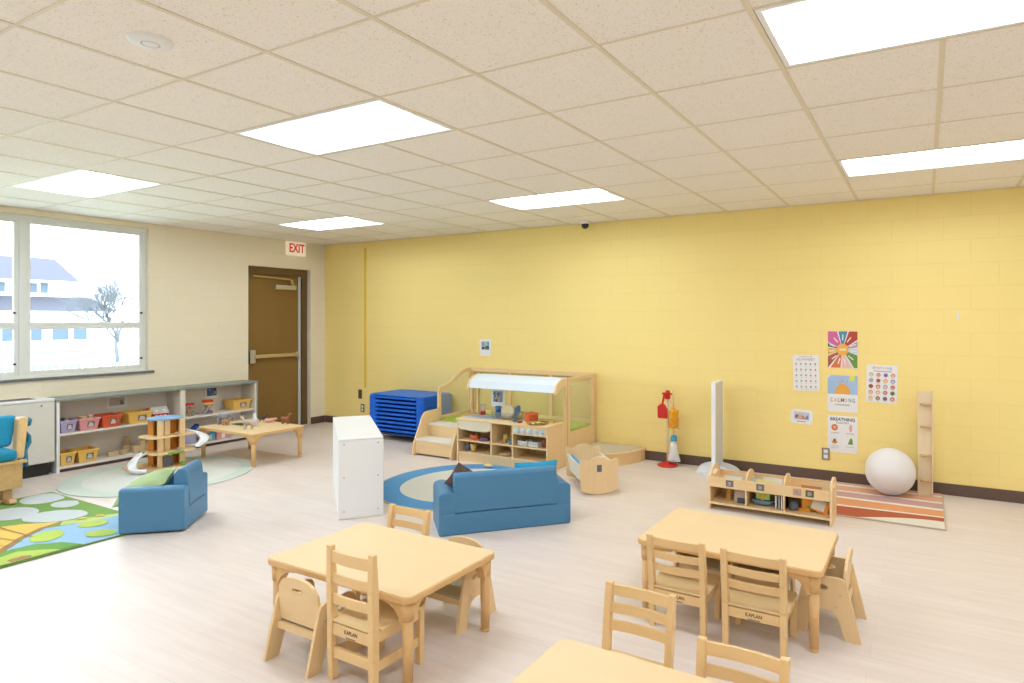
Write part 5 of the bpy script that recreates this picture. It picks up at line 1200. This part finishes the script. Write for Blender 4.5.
# ================================================================== TOY GARAGE
tg = root('toy_garage', 'wooden toy parking tower with blue roof and white slides on the sage rug', 'toy garage', (-6.95, 3.66, .0095), 0)
MB().prism([(.32, -.20), (.30, .17), (-.12, .20), (-.24, -.10), (-.24, -.30), (-.05, -.33)], 0, .014, 'z').build('base_board', BIRCH, tg, bevel=.003)
def level(z, lp, m=BIRCH, name='deck', h_=.014): MB().prism(lp, z, z + h_, 'z').build(name, m, tg, bevel=.002)
level(.155, rrect(-.13, .24, -.22, .22, .09, 6)); level(.315, rrect(-.12, .20, -.23, .23, .09, 6))
level(.492, ell(.03, -.015, .15, .165, 32), LBLUE, 'roof', .016)
for z0, z1 in ((.0145, .1545), (.1695, .3145), (.3295, .4915)):
    MB().box(-.09, -.078, -.12, .115, z0, z1).build('wall', AMBER, tg); MB().box(-.077, .10, .128, .115, z0, z1).build('wall', AMBER, tg)
    MB().box(.02, .032, -.04, .102, z0, z1).build('wall', AMBER, tg)
    MB().box(-.077, .02, -.13, -.118, z0, z1).build('wall', AMBER, tg)
    for x, y in ((.13, -.115), (.135, .095), (.10, -.035)): MB().box(x - .011, x + .011, y - .026, y + .026, z0, z1).build('post', BIRCHZ, tg)
MB().box(.146, .152, -.10, .0, .0145, .12).build('lift_door', SLATE, tg)
MB().box(.2405, .247, -.10, .06, .150, .175).build('hedge', GREEN, tg, bevel=.005); MB().box(-.05, .05, -.234, -.221, .16, .185).build('hedge', GREEN, tg, bevel=.005)
MB().cyl((.22, .06, .0145), (.22, .06, .06), .018, n=12).build('planter', GREEN, tg)
def slide(pts, w_, name):
    g = MB(); n = len(pts); P = [Vector(p) for p in pts]; prof = [(-1, .022), (-.8, .0), (.8, 0), (1, .022), (.86, .024), (.68, .006), (-.68, .006), (-.86, .024)]; vs = []; fs = []
    for i in range(n):
        d = P[min(i + 1, n - 1)] - P[max(i - 1, 0)]; d.z = 0; d.normalize(); s_ = Vector((-d.y, d.x, 0))
        for a, b in prof: vs.append(P[i] + s_ * a * w_ / 2 + Vector((0, 0, b)))
    m = len(prof)
    for i in range(n - 1):
        for j in range(m): fs.append((i * m + j, i * m + (j + 1) % m, (i + 1) * m + (j + 1) % m, (i + 1) * m + j))
    fs.append(tuple(range(m))); fs.append(tuple((n - 1) * m + j for j in reversed(range(m))))
    g.add(vs, fs, smooth=False); g.build(name, WHITEP, tg)
slide([(.08 + .13 * math.sin(k * PI / 10) , .26 + .17 * math.sin(k * PI / 10 * 1.0) - .0, .33 - .155 * k / 10) if 0 else (.14 - .12 * math.cos(k * PI / 10) , .185 + .125 * math.sin(k * PI / 10), .335 - .15 * k / 10) for k in range(11)], .085, 'slide')
slide([(.05, -.22, .165), (.06, -.27, .15), (.08, -.33, .11), (.11, -.37, .07), (.15, -.38, .035), (.19, -.36, .018), (.23, -.30, .016)], .075, 'slide')
for k, (x, y, z, c, lb) in enumerate(((.18, .05, .1705, '#b9b3a8', 'small toy car on the middle deck of the toy garage'), (.16, .04, .331, '#c9a58a', 'small toy car on the upper deck of the toy garage'))):
    o = MB().prism([(-.025, .006), (.025, .006), (.025, .014), (.014, .016), (.006, .026), (-.012, .026), (-.02, .016), (-.025, .015)], -.012, .012, 'x').build('toy_car', flat(c, .4), loc=(-6.95 + x, 3.66 + y, .011 + z)); tag(o, lb, 'toy car')

# ================================================================== GLIDER CHAIR at the left edge
gc = root('glider_chair', 'pine glider armchair with teal cushions, cut off by the left edge', 'glider chair', (-6.80, 1.93, 0))
ogx, ogy = 6.80, -1.93
def gp(x, y, z): return (x + ogx, y + ogy, z)
def gbx(mb, x0, x1, y0, y1, z0, z1): return mb.box(x0 + ogx, x1 + ogx, y0 + ogy, y1 + ogy, z0, z1)
gbx(MB(), -6.625, -6.60, 1.55, 2.347, .13, .335).build('front_apron', PINE, gc, bevel=.004)
gbx(MB(), -6.64, -6.59, 1.53, 2.378, .3355, .36).build('front_rail', PINE, gc, bevel=.004)
def slab(y0b, y1b, y0t, y1t, xb0, xb1, xt0, xt1, zb, zt):
    return MB().hexa([gp(xb0, y0b, zb), gp(xb1, y0b, zb), gp(xb1, y1b, zb), gp(xb0, y1b, zb)], [gp(xt0, y0t, zt), gp(xt1, y0t, zt), gp(xt1, y1t, zt), gp(xt0, y1t, zt)])
for y, dy in ((1.55, 0), (2.322, .072)):
    gbx(MB(), -7.12, -6.6255, y, y + .024, .14, .335).build('side_apron', PINE, gc, bevel=.003)
    slab(y, y + .06, y + dy, y + dy + .072, -6.75, -6.66, -6.91, -6.80, .361, .69).build('back_post', PINEZ, gc, bevel=.018, seg=3)
for y in (1.62, 2.24):
    gbx(MB(), -7.0, -6.66, y, y + .06, .045, .129).build('glide_block', PINE, gc)
    pts = [(-7.2, .013), (-6.56, .013), (-6.53, .03), (-6.56, .06), (-6.66, .044), (-7.1, .044), (-7.2, .06), (-7.23, .03)]
    MB().prism([(a + ogx, b) for a, b in pts], y + ogy, y + ogy + .05, 'y').build('foot_runner', PINE, gc, bevel=.005)
gbx(MB(), -6.70, -6.67, 1.67, 2.24, .013, .043).build('cross_bar', PINE, gc, bevel=.004)
gbx(MB(), -7.10, -6.641, 1.58, 2.32, .336, .359).build('seat_board', PINE, gc)
gbx(MB(), -7.0, -6.60, 1.585, 2.318, .3605, .452).build('seat_cushion', TEAL, gc, bevel=.03, seg=4)
slab(1.62, 2.345, 1.62, 2.425, -6.98, -6.80, -7.03, -6.90, .453, .70).build('back_cushion', TEAL, gc, bevel=.03, seg=4)
# throw blanket draped over the back, behind the post
rows = [(-6.96, .60), (-6.95, .655), (-6.99, .672), (-7.03, .65), (-7.035, .57), (-7.03, .50), (-7.035, .44), (-7.03, .38), (-7.03, .31), (-7.02, .235)]
vs = []; fs = []
for i, (x, z) in enumerate(rows):
    for j in range(9):
        wd = .008 + (.005 if i in (5, 6) else 0); y = 2.435 + wd * j + .006 * math.sin(i * .9)
        vs.append((x + .010 * math.sin(j * 1.7 + i * .3) + .05, y, z - .01 * (j % 2)))
for i in range(len(rows) - 1):
    for j in range(8): a = i * 9 + j; fs.append((a, a + 1, a + 10, a + 9))
o = MB().add(vs, fs, smooth=True).build('throw_blanket', mat('blue throw fabric', '#3f8aa8', rough=.95, noise=.12, nscale=30)); sm = o.modifiers.new('th', 'SOLIDIFY'); sm.thickness = .018
tag(o, 'blue throw blanket hanging behind the glider chair post', 'blanket')

# ================================================================== OUTSIDE
struct(MB().box(-120, XL - WOUT - .01, -60, 90, -.5, -.3).build('ground_outside', mat('snowy lawn', '#c9d6c9', rough=1)))
hs = root('neighbour_house', 'pale two-storey house with a grey blue roof seen through the window', 'house', (-41.6, 13, -.25))
K = 1.6
def hy(y): return (y) * K - 13
def hz(z): return 1.54 + (z - 1.54) * K + .25
HW = mat('white siding', '#d9d9d4', rough=.8); HRF = mat('blue grey shingles', '#4a4b55', rough=.9); HG = mat('house window glass', '#46586a', rough=.3)
MB().box(-6, 0, hy(4), hy(11.5), 0, hz(1.8)).build('lower_wall', HW, hs)
MB().box(-6, -.35, hy(4.2), hy(10.45), hz(1.8), hz(2.86)).build('upper_wall', HW, hs)
MB().add([(.15, hy(3.8), hz(2.82)), (.15, hy(10.85), hz(2.82)), (-2.6, hy(10.75), hz(3.72)), (-2.6, hy(4.4), hz(3.72)), (-6.5, hy(3.8), hz(2.8)), (-6.5, hy(10.85), hz(2.8))], [(0, 1, 2, 3), (3, 2, 5, 4), (1, 5, 2), (0, 3, 4), (0, 4, 5, 1)]).build('roof', HRF, hs)
MB().add([(.8, hy(3.8), hz(1.78)), (.8, hy(11.9), hz(1.78)), (-.34, hy(11.2), hz(2.30)), (-.34, hy(4.0), hz(2.30)), (-.34, hy(11.2), hz(1.78)), (-.34, hy(4.0), hz(1.78))], [(0, 1, 2, 3), (1, 4, 2), (0, 3, 5), (0, 5, 4, 1), (2, 4, 5, 3)]).build('porch_roof', HRF, hs)
MB().box(.8, .88, hy(3.8), hy(11.9), hz(1.72), hz(1.80)).box(.15, .22, hy(3.8), hy(10.85), hz(2.76), hz(2.84)).build('gutter', WHITEP, hs)
MB().box(-4.2, -3.4, hy(10.3), hy(10.55), hz(3.0), hz(3.95)).build('chimney', HW, hs)
for y0, y1, z0, z1, x in ((9.50, 9.70, 2.42, 2.74, -.35), (9.79, 10.0, 2.42, 2.78, -.35), (8.6, 8.85, 2.42, 2.74, -.35), (9.45, 9.75, .82, 1.2, 0), (10.04, 10.5, .82, 1.2, 0), (10.65, 11.05, .82, 1.2, 0), (8.7, 9.2, .82, 1.2, 0), (7.4, 8.0, .82, 1.2, 0)):
    f_ = MB().box(x, x + .05, hy(y0) - .06, hy(y1) + .06, hz(z0) - .06, hz(z1) + .06).build('window', WHITEP, hs); MB().box(x + .051, x + .07, hy(y0), hy(y1), hz(z0), hz(z1)).build('pane', HG, f_)
def tree(loc, h_, seed, label, group='bare trees outside'):
    rnd = random.Random(seed); t = root('bare_tree', label, 'tree', loc, 0, group); g = MB()
    def br(p, d, l, r, lev):
        q = p + d * l; g.tube([p, p + d * l * .5 + Vector((rnd.uniform(-.05, .05), rnd.uniform(-.05, .05), 0)) * l, q], [r, r * .85, r * .65], 5)
        if lev == 0: return
        for k in range(4 if lev > 2 else 3):
            nd = (d + Vector((rnd.uniform(-.9, .9), rnd.uniform(-.9, .9), rnd.uniform(-.1, .5)))).normalized(); br(p + d * l * rnd.uniform(.55, 1), nd, l * rnd.uniform(.62, .82), r * .58, lev - 1)
    br(Vector((0, 0, 0)), Vector((0, 0, 1)), h_ * .25, h_ * .014, 6); g.build('branches', mat('pale bark', '#62666c', rough=1), t); return t
tree((-30, 13.9, -.3), 6.0, 4, 'bare leafless tree right of the house, seen through the window')
fn = root('yard_fence', 'pale picket fence low in the window view', 'fence', (-17, 6, -.3))
g = MB(); [g.box(-.01, .01, y * .14 - 4, y * .14 - 3.93, 0, .82) for y in range(60)]; g.build('pickets', mat('fence grey', '#6f7a84', rough=.9), fn)
MB().box(.011, .04, -4, 4.4, .2, .27).box(.011, .04, -4, 4.4, .62, .69).build('rails', mat('fence grey', '#6f7a84', rough=.9), fn)
